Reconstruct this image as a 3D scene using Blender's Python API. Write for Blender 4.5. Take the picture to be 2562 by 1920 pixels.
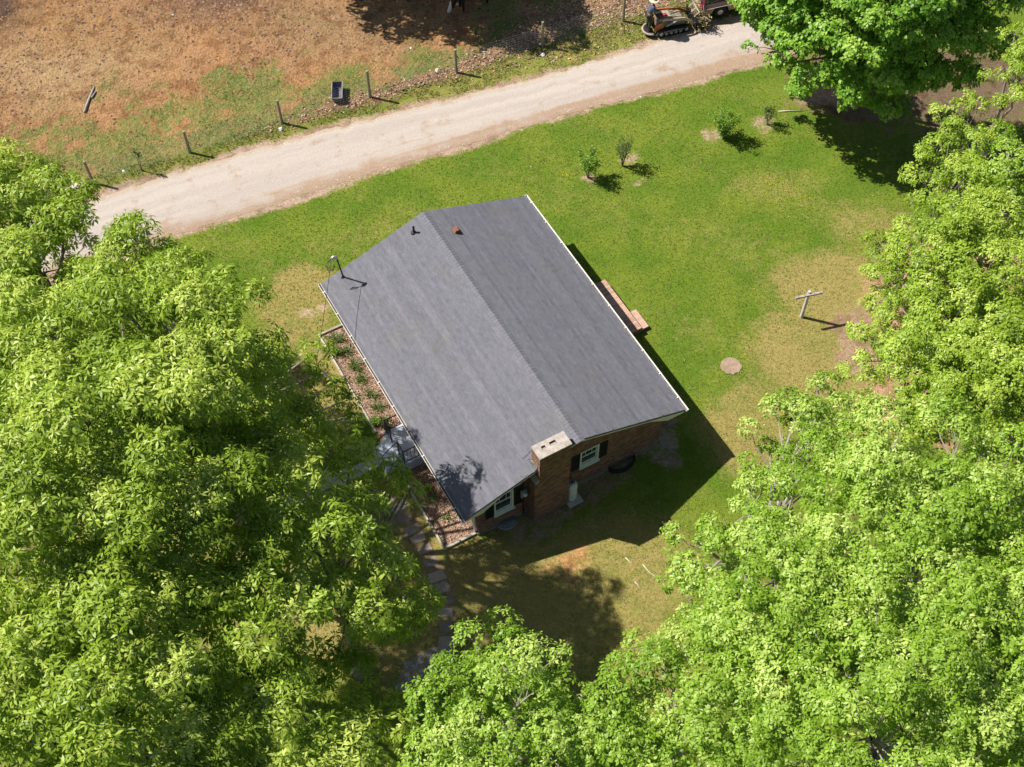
import bpy, bmesh, math, random
import numpy as np
from mathutils import Vector, Matrix

# ------------------------------------------------------------------ scene, camera, light
for o in list(bpy.data.objects):
    bpy.data.objects.remove(o)
SC = bpy.context.scene
COL = SC.collection
CAM_H, PITCH, ROLL, FPX, IMG_W, IMG_H = 42.0, 0.9940668, -0.005975, 3195.4545, 2562.0, 1920.0

def cam_axes():
    f = Vector((0, math.cos(PITCH), -math.sin(PITCH))); r = Vector((1, 0, 0)); u = r.cross(f)
    r2 = r * math.cos(ROLL) + u * math.sin(ROLL)
    u2 = -r * math.sin(ROLL) + u * math.cos(ROLL)
    return r2, u2, f
_r, _u, _f = cam_axes()
cam_data = bpy.data.cameras.new('camera')
cam_data.sensor_width = 36.0
cam_data.lens = FPX / IMG_W * 36.0
cam_data.clip_start = 0.5
cam_data.clip_end = 3000
cam = bpy.data.objects.new('camera', cam_data)
m = Matrix((_r, _u, -_f)).transposed().to_4x4()
m.translation = Vector((0, 0, CAM_H))
cam.matrix_world = m
COL.objects.link(cam)
SC.camera = cam

SUN_TO = Vector((-0.82146, 0.25169, 1.0)).normalized()          # direction towards the sun
SUN_ELEV = math.asin(SUN_TO.z)
SUN_AZ = math.atan2(SUN_TO.x, SUN_TO.y)                           # clockwise from +Y
world = bpy.data.worlds.new('World')
SC.world = world
world.use_nodes = True
wn = world.node_tree
bg = wn.nodes['Background']
sky = wn.nodes.new('ShaderNodeTexSky')
sky.sky_type = 'NISHITA'
sky.sun_disc = False
sky.sun_elevation = SUN_ELEV
sky.sun_rotation = SUN_AZ
sky.air_density = 1.0
sky.dust_density = 1.2
sky.ozone_density = 1.0
wn.links.new(sky.outputs[0], bg.inputs[0])
bg.inputs[1].default_value = 0.050
sun_data = bpy.data.lights.new('sun', 'SUN')
sun_data.energy = 4.8
sun_data.angle = math.radians(0.53)
sun_data.color = (1.0, 0.95, 0.87)
sun = bpy.data.objects.new('sun', sun_data)
sun.rotation_euler = SUN_TO.to_track_quat('Z', 'Y').to_euler()
sun.location = (0, 0, 60)
COL.objects.link(sun)
SC.view_settings.view_transform = 'Standard'
SC.view_settings.look = 'None'
SC.view_settings.gamma = 1.0
SC.view_settings.use_curve_mapping = False
SC.view_settings.exposure = 0.70
SC.render.engine = 'CYCLES'
SC.cycles.use_denoising = True
SC.cycles.max_bounces = 6
SC.cycles.diffuse_bounces = 3
SC.cycles.glossy_bounces = 2
SC.cycles.transmission_bounces = 4
SC.cycles.transparent_max_bounces = 4
SC.cycles.caustics_reflective = False
SC.cycles.caustics_refractive = False

random.seed(7)
RNG = np.random.default_rng(11)

def gp(px, py, z=0.0):
    """A point of the photograph as a point of the place, at height z above the ground."""
    d = _f + _r * ((px - IMG_W / 2) / FPX) + _u * ((IMG_H / 2 - py) / FPX)
    t = (z - CAM_H) / d.z
    return Vector((d.x * t, d.y * t, z))

# ------------------------------------------------------------------ helpers
def tag(o, label=None, cat=None, group=None, kind=None):
    if label: o['label'] = label
    if cat: o['category'] = cat
    if group: o['group'] = group
    if kind: o['kind'] = kind
    return o

def empty(name, loc=(0, 0, 0), rz=0.0, label=None, cat=None, group=None):
    o = bpy.data.objects.new(name, None)
    o.empty_display_size = 0.2
    o.location = loc
    o.rotation_euler = (0, 0, rz)
    COL.objects.link(o)
    return tag(o, label, cat, group)

def link(name, me, mat=None, parent=None, loc=(0, 0, 0)):
    o = bpy.data.objects.new(name, me)
    COL.objects.link(o)
    if mat and not me.materials:
        me.materials.append(mat)
    o.location = loc
    if parent: o.parent = parent
    return o

class MB:
    """Collects shapes; build() links them as one mesh object."""
    def __init__(self):
        self.v = []; self.f = []; self.t = []; self.m = []
        self.tone = 0.5; self.mi = 0
    def add(self, verts, faces):
        n = len(self.v)
        self.v += [tuple(p) for p in verts]
        self.f += [tuple(i + n for i in f) for f in faces]
        self.t += [self.tone] * len(verts)
        self.m += [self.mi] * len(faces)
        return self
    def box(self, x0, x1, y0, y1, z0, z1, mtx=None):
        v = [(x0, y0, z0), (x1, y0, z0), (x1, y1, z0), (x0, y1, z0), (x0, y0, z1), (x1, y0, z1), (x1, y1, z1), (x0, y1, z1)]
        if mtx: v = [mtx @ Vector(p) for p in v]
        return self.add(v, [(3, 2, 1, 0), (4, 5, 6, 7), (0, 1, 5, 4), (1, 2, 6, 5), (2, 3, 7, 6), (3, 0, 4, 7)])
    def cbox(self, c, s, mtx=None):
        return self.box(c[0] - s[0] / 2, c[0] + s[0] / 2, c[1] - s[1] / 2, c[1] + s[1] / 2, c[2] - s[2] / 2, c[2] + s[2] / 2, mtx)
    def prism(self, pts, a, b, axis='y'):
        """extrude a 2D outline (list of (p,q)) along an axis from a to b"""
        n = len(pts)
        def P(p, q, t):
            return {'y': (p, t, q), 'x': (t, p, q), 'z': (p, q, t)}[axis]
        v = [P(p, q, a) for p, q in pts] + [P(p, q, b) for p, q in pts]
        f = [tuple(range(n - 1, -1, -1)), tuple(range(n, 2 * n))]
        f += [(i, (i + 1) % n, n + (i + 1) % n, n + i) for i in range(n)]
        return self.add(v, f)
    def tube(self, path, rad, sides=6, cap=True):
        path = [Vector(p) for p in path]
        if not hasattr(rad, '__len__'): rad = [rad] * len(path)
        n0 = len(self.v); V = []; F = []
        ref = Vector((0.31, 0.17, 0.93))
        for i, p in enumerate(path):
            d = (path[min(i + 1, len(path) - 1)] - path[max(i - 1, 0)])
            d = d.normalized() if d.length > 1e-9 else Vector((0, 0, 1))
            a = d.cross(ref)
            if a.length < 0.05: a = d.cross(Vector((1, 0, 0)))
            a.normalize(); b = d.cross(a)
            for k in range(sides):
                t = 2 * math.pi * k / sides
                V.append(p + (a * math.cos(t) + b * math.sin(t)) * rad[i])
        for i in range(len(path) - 1):
            for k in range(sides):
                k2 = (k + 1) % sides
                F.append((i * sides + k, i * sides + k2, (i + 1) * sides + k2, (i + 1) * sides + k))
        if cap:
            F.append(tuple(range(sides - 1, -1, -1)))
            F.append(tuple((len(path) - 1) * sides + k for k in range(sides)))
        return self.add(V, F)
    def lathe(self, prof, sides=16, c=(0, 0, 0), axis='z', ang0=0.0, ang1=2 * math.pi):
        full = abs(ang1 - ang0 - 2 * math.pi) < 1e-6
        n = sides if full else sides + 1
        V = []; F = []
        for r, z in prof:
            for k in range(n):
                t = ang0 + (ang1 - ang0) * k / sides
                p = {'z': (r * math.cos(t), r * math.sin(t), z), 'y': (r * math.cos(t), z, r * math.sin(t)), 'x': (z, r * math.cos(t), r * math.sin(t))}[axis]
                V.append((p[0] + c[0], p[1] + c[1], p[2] + c[2]))
        for i in range(len(prof) - 1):
            for k in range(n if full else n - 1):
                k2 = (k + 1) % n
                F.append((i * n + k, i * n + k2, (i + 1) * n + k2, (i + 1) * n + k))
        if full:
            if prof[0][0] > 1e-6: F.append(tuple(range(n - 1, -1, -1)))
            if prof[-1][0] > 1e-6: F.append(tuple((len(prof) - 1) * n + k for k in range(n)))
        return self.add(V, F)
    def mesh(self, name, smooth=False, mats=None):
        me = bpy.data.meshes.new(name)
        me.from_pydata([tuple(p) for p in self.v], [], self.f)
        a = me.attributes.new('tone', 'FLOAT', 'POINT')
        a.data.foreach_set('value', np.array(self.t, 'f'))
        if mats:
            for mm in mats: me.materials.append(mm)
            me.polygons.foreach_set('material_index', self.m)
        if smooth: me.polygons.foreach_set('use_smooth', [True] * len(me.polygons))
        me.update()
        return me
    def build(self, name, mat=None, parent=None, loc=(0, 0, 0), smooth=False, bevel=0.0, mats=None):
        me = self.mesh(name, smooth, mats)
        o = link(name, me, mat, parent, loc)
        if bevel:
            b = o.modifiers.new('bevel', 'BEVEL'); b.width = bevel; b.segments = 2; b.limit_method = 'ANGLE'
        return o

def np_mesh(name, verts, quads, attrs=None, tri=False):
    """Fast mesh from numpy arrays: verts (n,3), faces (m,4) or (m,3)."""
    me = bpy.data.meshes.new(name)
    k = quads.shape[1]
    me.vertices.add(len(verts)); me.vertices.foreach_set('co', np.ascontiguousarray(verts, 'f').ravel())
    me.loops.add(quads.size); me.loops.foreach_set('vertex_index', np.ascontiguousarray(quads, 'i').ravel())
    me.polygons.add(len(quads)); me.polygons.foreach_set('loop_start', np.arange(0, quads.size, k, dtype='i'))
    for nm, arr in (attrs or {}).items():
        if arr.ndim == 1:
            a = me.attributes.new(nm, 'FLOAT', 'POINT'); a.data.foreach_set('value', np.ascontiguousarray(arr, 'f'))
        else:
            a = me.attributes.new(nm, 'FLOAT_COLOR', 'POINT'); a.data.foreach_set('color', np.ascontiguousarray(arr, 'f').ravel())
    me.update(calc_edges=True)
    me.validate()
    return me

def copy_tree(o, parent=None):
    c = o.copy(); COL.objects.link(c); c.parent = parent
    for ch in list(o.children): copy_tree(ch, c)
    return c

# value noise, numpy
_LAT = RNG.random((256, 256))
def vnoise(x, y, s=1.0, o=0):
    x = np.asarray(x, float) * s + o * 17.3; y = np.asarray(y, float) * s + o * 9.7
    xi = np.floor(x).astype(int); yi = np.floor(y).astype(int)
    fx = x - xi; fy = y - yi
    fx = fx * fx * (3 - 2 * fx); fy = fy * fy * (3 - 2 * fy)
    a = _LAT[xi % 256, yi % 256]; b = _LAT[(xi + 1) % 256, yi % 256]
    c = _LAT[xi % 256, (yi + 1) % 256]; d = _LAT[(xi + 1) % 256, (yi + 1) % 256]
    return (a * (1 - fx) + b * fx) * (1 - fy) + (c * (1 - fx) + d * fx) * fy
def fbm(x, y, s=1.0, o=0, n=4):
    r = 0; w = 1; t = 0
    for i in range(n):
        r = r + w * vnoise(x, y, s * 2 ** i, o + i * 3); t += w; w *= 0.55
    return r / t
def sstep(a, b, x):
    t = np.clip((x - a) / (b - a), 0, 1); return t * t * (3 - 2 * t)

# ------------------------------------------------------------------ materials
def N(nt, typ, **kw):
    n = nt.nodes.new('ShaderNode' + typ)
    for k, v in kw.items():
        if k in n.inputs.keys() if hasattr(n.inputs, 'keys') else False: n.inputs[k].default_value = v
        else: setattr(n, k, v)
    return n
def noise_node(nt, vec, scale, detail=4, rough=0.55):
    n = nt.nodes.new('ShaderNodeTexNoise'); n.inputs['Scale'].default_value = scale
    n.inputs['Detail'].default_value = detail; n.inputs['Roughness'].default_value = rough
    if vec is not None: nt.links.new(vec, n.inputs['Vector'])
    return n.outputs['Fac']
def ramp(nt, fac, stops):
    r = nt.nodes.new('ShaderNodeValToRGB')
    e = r.color_ramp.elements
    while len(e) < len(stops): e.new(0.5)
    for el, (p, c) in zip(e, stops):
        el.position = p; el.color = (c[0], c[1], c[2], 1)
    nt.links.new(fac, r.inputs[0])
    return r.outputs[0]
def mixc(nt, fac, a, b, mode='MIX'):
    m_ = nt.nodes.new('ShaderNodeMix'); m_.data_type = 'RGBA'; m_.blend_type = mode
    for s, val in ((m_.inputs[0], fac), (m_.inputs[6], a), (m_.inputs[7], b)):
        if hasattr(val, 'is_output'): nt.links.new(val, s)
        elif isinstance(val, (int, float)): s.default_value = val
        else: s.default_value = (val[0], val[1], val[2], 1)
    return m_.outputs[2]
def math_n(nt, op, a, b=0.0, clamp=False):
    m_ = nt.nodes.new('ShaderNodeMath'); m_.operation = op; m_.use_clamp = clamp
    for s, val in ((m_.inputs[0], a), (m_.inputs[1], b)):
        if hasattr(val, 'is_output'): nt.links.new(val, s)
        else: s.default_value = val
    return m_.outputs[0]
def maprange(nt, v, a, b, c=0.0, d=1.0):
    m_ = nt.nodes.new('ShaderNodeMapRange'); m_.interpolation_type = 'SMOOTHSTEP'
    nt.links.new(v, m_.inputs[0])
    for i, q in zip((1, 2, 3, 4), (a, b, c, d)): m_.inputs[i].default_value = q
    return m_.outputs[0]
def attr(nt, name, out='Fac'):
    a = nt.nodes.new('ShaderNodeAttribute'); a.attribute_name = name
    return a.outputs[out]
def new_mat(name):
    mt = bpy.data.materials.new(name); mt.use_nodes = True
    nt = mt.node_tree
    bs = nt.nodes['Principled BSDF']
    return mt, nt, bs
def obj_coord(nt):
    return nt.nodes.new('ShaderNodeTexCoord').outputs['Object']
def bump(nt, bs, h, strength=0.5, dist=0.02):
    b = nt.nodes.new('ShaderNodeBump'); b.inputs['Strength'].default_value = strength; b.inputs['Distance'].default_value = dist
    nt.links.new(h, b.inputs['Height']); nt.links.new(b.outputs[0], bs.inputs['Normal'])
def pmat(name, c1, c2=None, scale=4.0, rough=0.8, bstr=0.0, bscale=None, spec=0.3, metal=0.0, tone=0.0, fine=None, coat=0.0):
    """Two-colour noise material; tone mixes in the mesh's own per-piece tone."""
    mt, nt, bs = new_mat(name)
    c2 = c2 or tuple(c * 0.75 for c in c1)
    oc = obj_coord(nt)
    n = noise_node(nt, oc, scale, 5, 0.6)
    if fine:
        n2 = noise_node(nt, oc, fine, 3, 0.6)
        n = math_n(nt, 'ADD', math_n(nt, 'MULTIPLY', n, 0.6), math_n(nt, 'MULTIPLY', n2, 0.4))
    if tone:
        t = math_n(nt, 'MULTIPLY', math_n(nt, 'SUBTRACT', attr(nt, 'tone'), 0.5), tone)
        n = math_n(nt, 'ADD', n, t)
    f = maprange(nt, n, 0.3, 0.7)
    col = mixc(nt, f, c2, c1)
    nt.links.new(col, bs.inputs['Base Color'])
    bs.inputs['Roughness'].default_value = rough
    bs.inputs['Metallic'].default_value = metal
    bs.inputs['Specular IOR Level'].default_value = spec
    if coat: bs.inputs['Coat Weight'].default_value = coat
    if bstr: bump(nt, bs, noise_node(nt, oc, bscale or scale * 6, 4, 0.6), bstr, 0.01)
    return mt

M = {}
M['concrete'] = pmat('concrete', (0.46, 0.44, 0.41), (0.33, 0.31, 0.29), 3, 0.9, 0.3, 60, fine=40)
M['pale_concrete'] = pmat('pale_concrete', (0.50, 0.445, 0.40), (0.27, 0.235, 0.20), 5, 0.9, 0.4, 50, fine=30)
M['porch_paint'] = pmat('porch_paint', (0.50, 0.53, 0.62), (0.40, 0.43, 0.51), 3, 0.7, 0.2, 40)
M['white_paint'] = pmat('white_paint', (0.80, 0.79, 0.77), (0.68, 0.66, 0.62), 5, 0.5, 0.0)
M['cream_paint'] = pmat('cream_paint', (0.72, 0.70, 0.55), (0.62, 0.60, 0.46), 5, 0.55)
M['trim_paint'] = pmat('trim_paint', (0.66, 0.72, 0.63), (0.56, 0.62, 0.54), 5, 0.5)
M['black_paint'] = pmat('black_paint', (0.022, 0.020, 0.020), (0.012, 0.011, 0.012), 5, 0.55)
M['dark_metal'] = pmat('dark_metal', (0.035, 0.035, 0.04), (0.02, 0.02, 0.022), 6, 0.45, metal=0.3)
M['black_plastic'] = pmat('black_plastic', (0.03, 0.03, 0.035), (0.018, 0.018, 0.02), 6, 0.5)
M['grey_metal'] = pmat('grey_metal', (0.42, 0.43, 0.44), (0.30, 0.31, 0.32), 8, 0.45, metal=0.4)
M['galv'] = pmat('galvanised', (0.62, 0.63, 0.64), (0.5, 0.5, 0.51), 9, 0.35, metal=0.7)
M['rust'] = pmat('rust', (0.30, 0.12, 0.065), (0.18, 0.07, 0.04), 14, 0.85, 0.3)
M['brick'] = pmat('brick', (0.27, 0.155, 0.098), (0.15, 0.085, 0.060), 9, 0.9, 0.3, 70, tone=1.1)
M['mortar'] = pmat('mortar', (0.42, 0.36, 0.28), (0.32, 0.27, 0.21), 12, 0.95, 0.3, 80)
M['paver'] = pmat('paver', (0.50, 0.33, 0.25), (0.36, 0.23, 0.17), 9, 0.9, 0.2, 60, tone=0.9)
M['step_stone'] = pmat('step_stone', (0.38, 0.30, 0.245), (0.22, 0.17, 0.135), 4, 0.9, 0.3, 50, tone=0.5, fine=30)
M['old_wood'] = pmat('weathered_wood', (0.46, 0.42, 0.35), (0.28, 0.25, 0.20), 6, 0.9, 0.5, 40, tone=0.5, fine=30)
M['post_wood'] = pmat('post_wood', (0.34, 0.31, 0.20), (0.21, 0.19, 0.12), 8, 0.9, 0.4, 50, fine=30)
M['grey_wood'] = pmat('grey_wood', (0.42, 0.37, 0.34), (0.28, 0.25, 0.23), 9, 0.9, 0.3, 50)
M['pale_wood'] = pmat('pale_wood', (0.66, 0.58, 0.48), (0.48, 0.41, 0.33), 6, 0.9, 0.3, 40)
M['bark'] = pmat('bark', (0.27, 0.24, 0.21), (0.13, 0.115, 0.10), 7, 0.95, 0.7, 25, fine=30)
M['pale_bark'] = pmat('pale_bark', (0.36, 0.32, 0.27), (0.20, 0.17, 0.145), 6, 0.95, 0.6, 25, fine=30)
M['rubber'] = pmat('rubber', (0.028, 0.027, 0.026), (0.016, 0.016, 0.016), 9, 0.85, 0.3, 40)
# ------------------------------------------------------------------ the ground
FENCE_PX = [(233.6, 458.1), (475, 382), (705.6, 308.5), (925.8, 244.1), (1142, 182), (1356.8, 116.1), (1558.7, 53.7)]
FENCE_H = [1.38, 1.33, 1.41, 1.61, 1.39, 1.48, 1.45]
_f0 = gp(*FENCE_PX[0]); _f1 = gp(*FENCE_PX[-1])
FDIR = (_f1 - _f0).to_2d().normalized(); FNOR = Vector((-FDIR.y, FDIR.x))      # FNOR points into the pasture
ROAD_N = [(-75, 12.5), (-34, 29.6), (-24, 34.3), (-18.31, 36.85), (-14.74, 38.50), (-11.37, 39.86), (-7.71, 41.20), (-3.42, 42.66), (0.43, 43.90), (4.2, 45.46), (8.09, 47.00), (11.83, 48.25), (18, 50.6), (34, 56.6), (80, 74)]
ROAD_S = [(-75, 8.2), (-34, 25.9), (-24, 30.4), (-18.0, 33.2), (-14.4, 34.87), (-12.3, 35.78), (-8.33, 37.48), (-4.9, 38.86), (-1.38, 40.31), (2.23, 41.76), (5.94, 43.05), (8.79, 44.15), (11.67, 45.15), (18, 47.4), (34, 53.2), (80, 70)]
def poly_y(poly, x):
    return np.interp(x, [p[0] for p in poly], [p[1] for p in poly])

STONE_LINE = [(-5.0, 22.6), (-4.23, 21.93), (-3.68, 20.98), (-3.17, 20.20), (-2.71, 19.13), (-2.38, 18.19), (-2.34, 17.17), (-2.3, 16.5)]
def ground_masks(x, y):
    """what grows or lies where: dry grass, bare soil and the colour of that soil"""
    jx = (fbm(x, y, 0.45, 1) - 0.5) * 2.6; jy = (fbm(x, y, 0.45, 5) - 0.5) * 2.6
    xx, yy = x + jx, y + jy
    fd = (x - _f0.x) * FNOR.x + (y - _f0.y) * FNOR.y            # metres north of the fence line
    past = sstep(-0.2, 0.3, fd)
    dry = 0.10 + 0.30 * fbm(x, y, 0.22, 9)
    soil = np.zeros_like(x)
    col = np.zeros((len(x), 3)); col[:] = (0.36, 0.21, 0.11)
    big = fbm(x, y, 0.16, 21); mid = fbm(x, y, 0.55, 31)
    # pasture: trampled red-brown soil, greener towards the fence
    g = sstep(0.3, 6.0, fd + (big - 0.5) * 5 + (mid - 0.5) * 9 + (fbm(x, y, 1.5, 71) - .5) * 5)
    ps = 0.36 + 0.46 * g
    soil = soil * (1 - past) + past * ps
    dry = dry * (1 - past) + past * (0.32 + 0.50 * mid)
    pc = np.array((0.335, 0.180, 0.084)) * (0.62 + 0.75 * mid)[:, None]
    def ell(px, py, rx, ry, rot=0.0):
        c = gp(px, py); dx = xx - c.x; dy = yy - c.y
        a = math.radians(rot); u = dx * math.cos(a) + dy * math.sin(a); v = -dx * math.sin(a) + dy * math.cos(a)
        return np.clip(1.25 - np.sqrt((u / rx) ** 2 + (v / ry) ** 2), 0, 1) / 0.6
    def put(base, c, k):
        k = np.clip(k, 0, 1)[:, None]; return base * (1 - k) + np.array(c) * k
    pc = put(pc, (0.38, 0.255, 0.130), ell(130, 170, 6.0, 3.0, 10) * 0.6)
    pc = put(pc, (0.34, 0.20, 0.095), ell(330, 40, 5, 3) * 0.5)
    pc = put(pc, (0.33, 0.195, 0.085), ell(150, 50, 3.0, 2.6) * 0.45)
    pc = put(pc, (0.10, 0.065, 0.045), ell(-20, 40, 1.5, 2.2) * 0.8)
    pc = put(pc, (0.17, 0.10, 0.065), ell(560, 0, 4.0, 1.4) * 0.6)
    pc = put(pc, (0.31, 0.20, 0.105), ell(860, 70, 5, 3.0) * 0.5)
    pc = put(pc, (0.34, 0.21, 0.125), ell(1480, 40, 4, 2.6) * 0.5)
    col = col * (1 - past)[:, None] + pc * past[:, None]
    # leaf-litter strip under the fence and the verge south of it
    rt = sstep(-4, 5, x)
    lit = sstep(1.0 + 1.7 * rt, 0.1, np.abs(fd - 0.05 - 1.4 * rt + (mid - 0.5) * 1.4)) * sstep(-13, -8, x)
    soil = np.maximum(soil, lit * 0.62)
    col = put(col, (0.33, 0.20, 0.125), lit * 0.8)
    north_edge = poly_y(ROAD_N, x); south_edge = poly_y(ROAD_S, x)
    verge = sstep(0.3, -0.4, fd) * sstep(-0.3, 0.3, y - north_edge)
    dry = dry + verge * 0.42
    edge = sstep(0.8, 0.0, np.minimum(np.abs(y - north_edge), np.abs(y - south_edge)) + (mid - 0.5) * 0.9)
    soil = np.maximum(soil, edge * 0.75)
    col = put(col, (0.42, 0.31, 0.23), edge)
    # lawn: dry and bare places
    lawn = sstep(0.3, -0.3, y - south_edge)
    def D(k, s): return lawn * np.clip(k, 0, 1) * s
    dry = np.maximum(dry, D(ell(2080, 730, 3.4, 2.8), 0.92)); dry = np.maximum(dry, D(ell(2020, 900, 2.9, 3.2), 0.92))
    dry = np.maximum(dry, D(ell(1960, 460, 2.6, 1.7), 0.46)); dry = np.maximum(dry, D(ell(2180, 600, 2.6, 2.2), 0.62))
    dry = np.maximum(dry, D(ell(1860, 1080, 2.0, 2.8), 0.85)); dry = np.maximum(dry, D(ell(750, 780, 1.7, 2.4), 0.9))
    dry = np.maximum(dry, D(ell(870, 620, 2.2, 1.0), 0.5)); dry = np.maximum(dry, D(ell(820, 1000, 1.5, 3.4), 0.92))
    dry = np.maximum(dry, D(ell(1500, 1430, 4.4, 2.2), 0.92)); dry = np.maximum(dry, D(ell(1250, 1490, 4.0, 3.0), 1.0))
    dry = np.maximum(dry, D(ell(1020, 1350, 1.8, 3.4), 0.98)); dry = np.maximum(dry, D(ell(950, 1550, 3.4, 3.0), 1.0))
    dry = np.maximum(dry, D(ell(1550, 1620, 3.4, 2.0), 0.8)); dry = np.maximum(dry, D(ell(960, 590, 1.5, .8), 0.45))
    dry = np.maximum(dry, D(ell(1720, 900, 1.0, 2.4), 0.34)); dry = np.maximum(dry, D(ell(2100, 1000, 3, 3), .8))
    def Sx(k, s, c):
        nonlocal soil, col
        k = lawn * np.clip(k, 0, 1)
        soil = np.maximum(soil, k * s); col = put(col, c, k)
    Sx(ell(2420, 780, 4.2, 4.2), 0.72, (0.44, 0.27, 0.16)); Sx(ell(2150, 860, 1.2, 1.8, 20), 0.62, (0.36, 0.24, 0.16))
    Sx(ell(2360, 1000, 3.6, 2.6), 0.70, (0.44, 0.27, 0.16))
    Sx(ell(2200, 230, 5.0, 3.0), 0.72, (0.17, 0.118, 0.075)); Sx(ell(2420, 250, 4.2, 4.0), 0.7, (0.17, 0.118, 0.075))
    Sx(ell(2060, 235, 1.5, 0.9), 0.8, (0.42, 0.28, 0.2))
    Sx(ell(1420, 1410, 1.5, 0.55, 25), 0.62, (0.47, 0.26, 0.11)); Sx(ell(1560, 1440, 2.4, .8), 0.30, (0.47, 0.28, 0.12))
    Sx(ell(200, 1500, 7, 5), 0.5, (0.27, 0.19, 0.095)); Sx(ell(560, 1500, 4, 3), 0.45, (0.30, 0.20, 0.095))  # soil colour under the left trees darkened to deepen shade in crown gaps
    Sx(ell(2200, 1500, 8, 5), 0.45, (0.27, 0.185, 0.11)); Sx(ell(1400, 1250, 3.4, 1.3, 28), 0.60, (0.30, 0.21, 0.14))
    Sx(ell(1640, 1130, 0.9, 1.2, 20), 0.62, (0.34, 0.28, 0.22)); Sx(ell(790, 800, 0.7, .5), 0.55, (0.44, 0.32, 0.22))
    # rings of bare ground at the young shrubs
    for (px, py, r, s) in ((1470, 447, .42, .62), (1572, 400, .42, .55), (1782, 340, .50, .56), (1905, 308, .55, .56), (1590, 462, .45, .5)):
        c = gp(px, py); dd = np.hypot(x - c.x, (y - c.y) * 1.15) + (fbm(x, y, 1.8, 61) - 0.5) * 1.0
        Sx(sstep(r + 0.5, r - 0.35, dd), s, (0.44, 0.30, 0.22))
    pth = np.array(STONE_LINE); dd = np.full(len(x), 9.0)
    for (ax_, ay_), (bx_, by_) in zip(pth[:-1], pth[1:]):
        tt = np.clip(((x - ax_) * (bx_ - ax_) + (y - ay_) * (by_ - ay_)) / ((bx_ - ax_) ** 2 + (by_ - ay_) ** 2), 0, 1)
        dd = np.minimum(dd, np.hypot(x - ax_ - tt * (bx_ - ax_), y - ay_ - tt * (by_ - ay_)))
    Sx(sstep(.62, .18, dd + (fbm(x, y, 2.2, 81) - .5) * .5), .62, (0.27, 0.19, 0.125))
    # faint mowing / wear lines on the lawn
    dry = dry + lawn * 0.10 * np.sin((x * 0.5 + y) * 1.3 + fbm(x, y, .3, 3) * 4)
    return np.clip(dry, 0, 1), np.clip(soil, 0, 1), np.clip(col, 0.01, 1), past

def axis_coords(a, b, step, lo, hi):
    c = list(np.arange(a, b + 1e-6, step))
    s = step; v = b
    while v < hi: s *= 1.35; v += s; c.append(v)
    s = step; v = a
    while v > lo: s *= 1.35; v -= s; c.insert(0, v)
    return np.array(c)
gx = axis_coords(-27, 27, 0.2, -1500, 1500); gy = axis_coords(9, 54, 0.2, -1500, 1800)
GX, GY = np.meshgrid(gx, gy, indexing='ij')
fx, fy = GX.ravel(), GY.ravel()
g_dry, g_soil, g_col, g_past = ground_masks(fx, fy)
fd_ = (fx - _f0.x) * FNOR.x + (fy - _f0.y) * FNOR.y
hz = sstep(0.8, 2.5, fd_) * (fbm(fx, fy, 1.1, 41, 5) - 0.5) * 0.16
nx, ny = len(gx), len(gy)
ii = np.arange(nx * ny).reshape(nx, ny)
gq = np.stack([ii[:-1, :-1], ii[1:, :-1], ii[1:, 1:], ii[:-1, 1:]], -1).reshape(-1, 4)
g_me = np_mesh('ground', np.stack([fx, fy, hz], 1), gq, {'dry': g_dry, 'soil': g_soil, 'past': g_past, 'soilcol': np.concatenate([g_col, np.ones((len(fx), 1))], 1)})
g_me.polygons.foreach_set('use_smooth', [True] * len(g_me.polygons))

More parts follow.
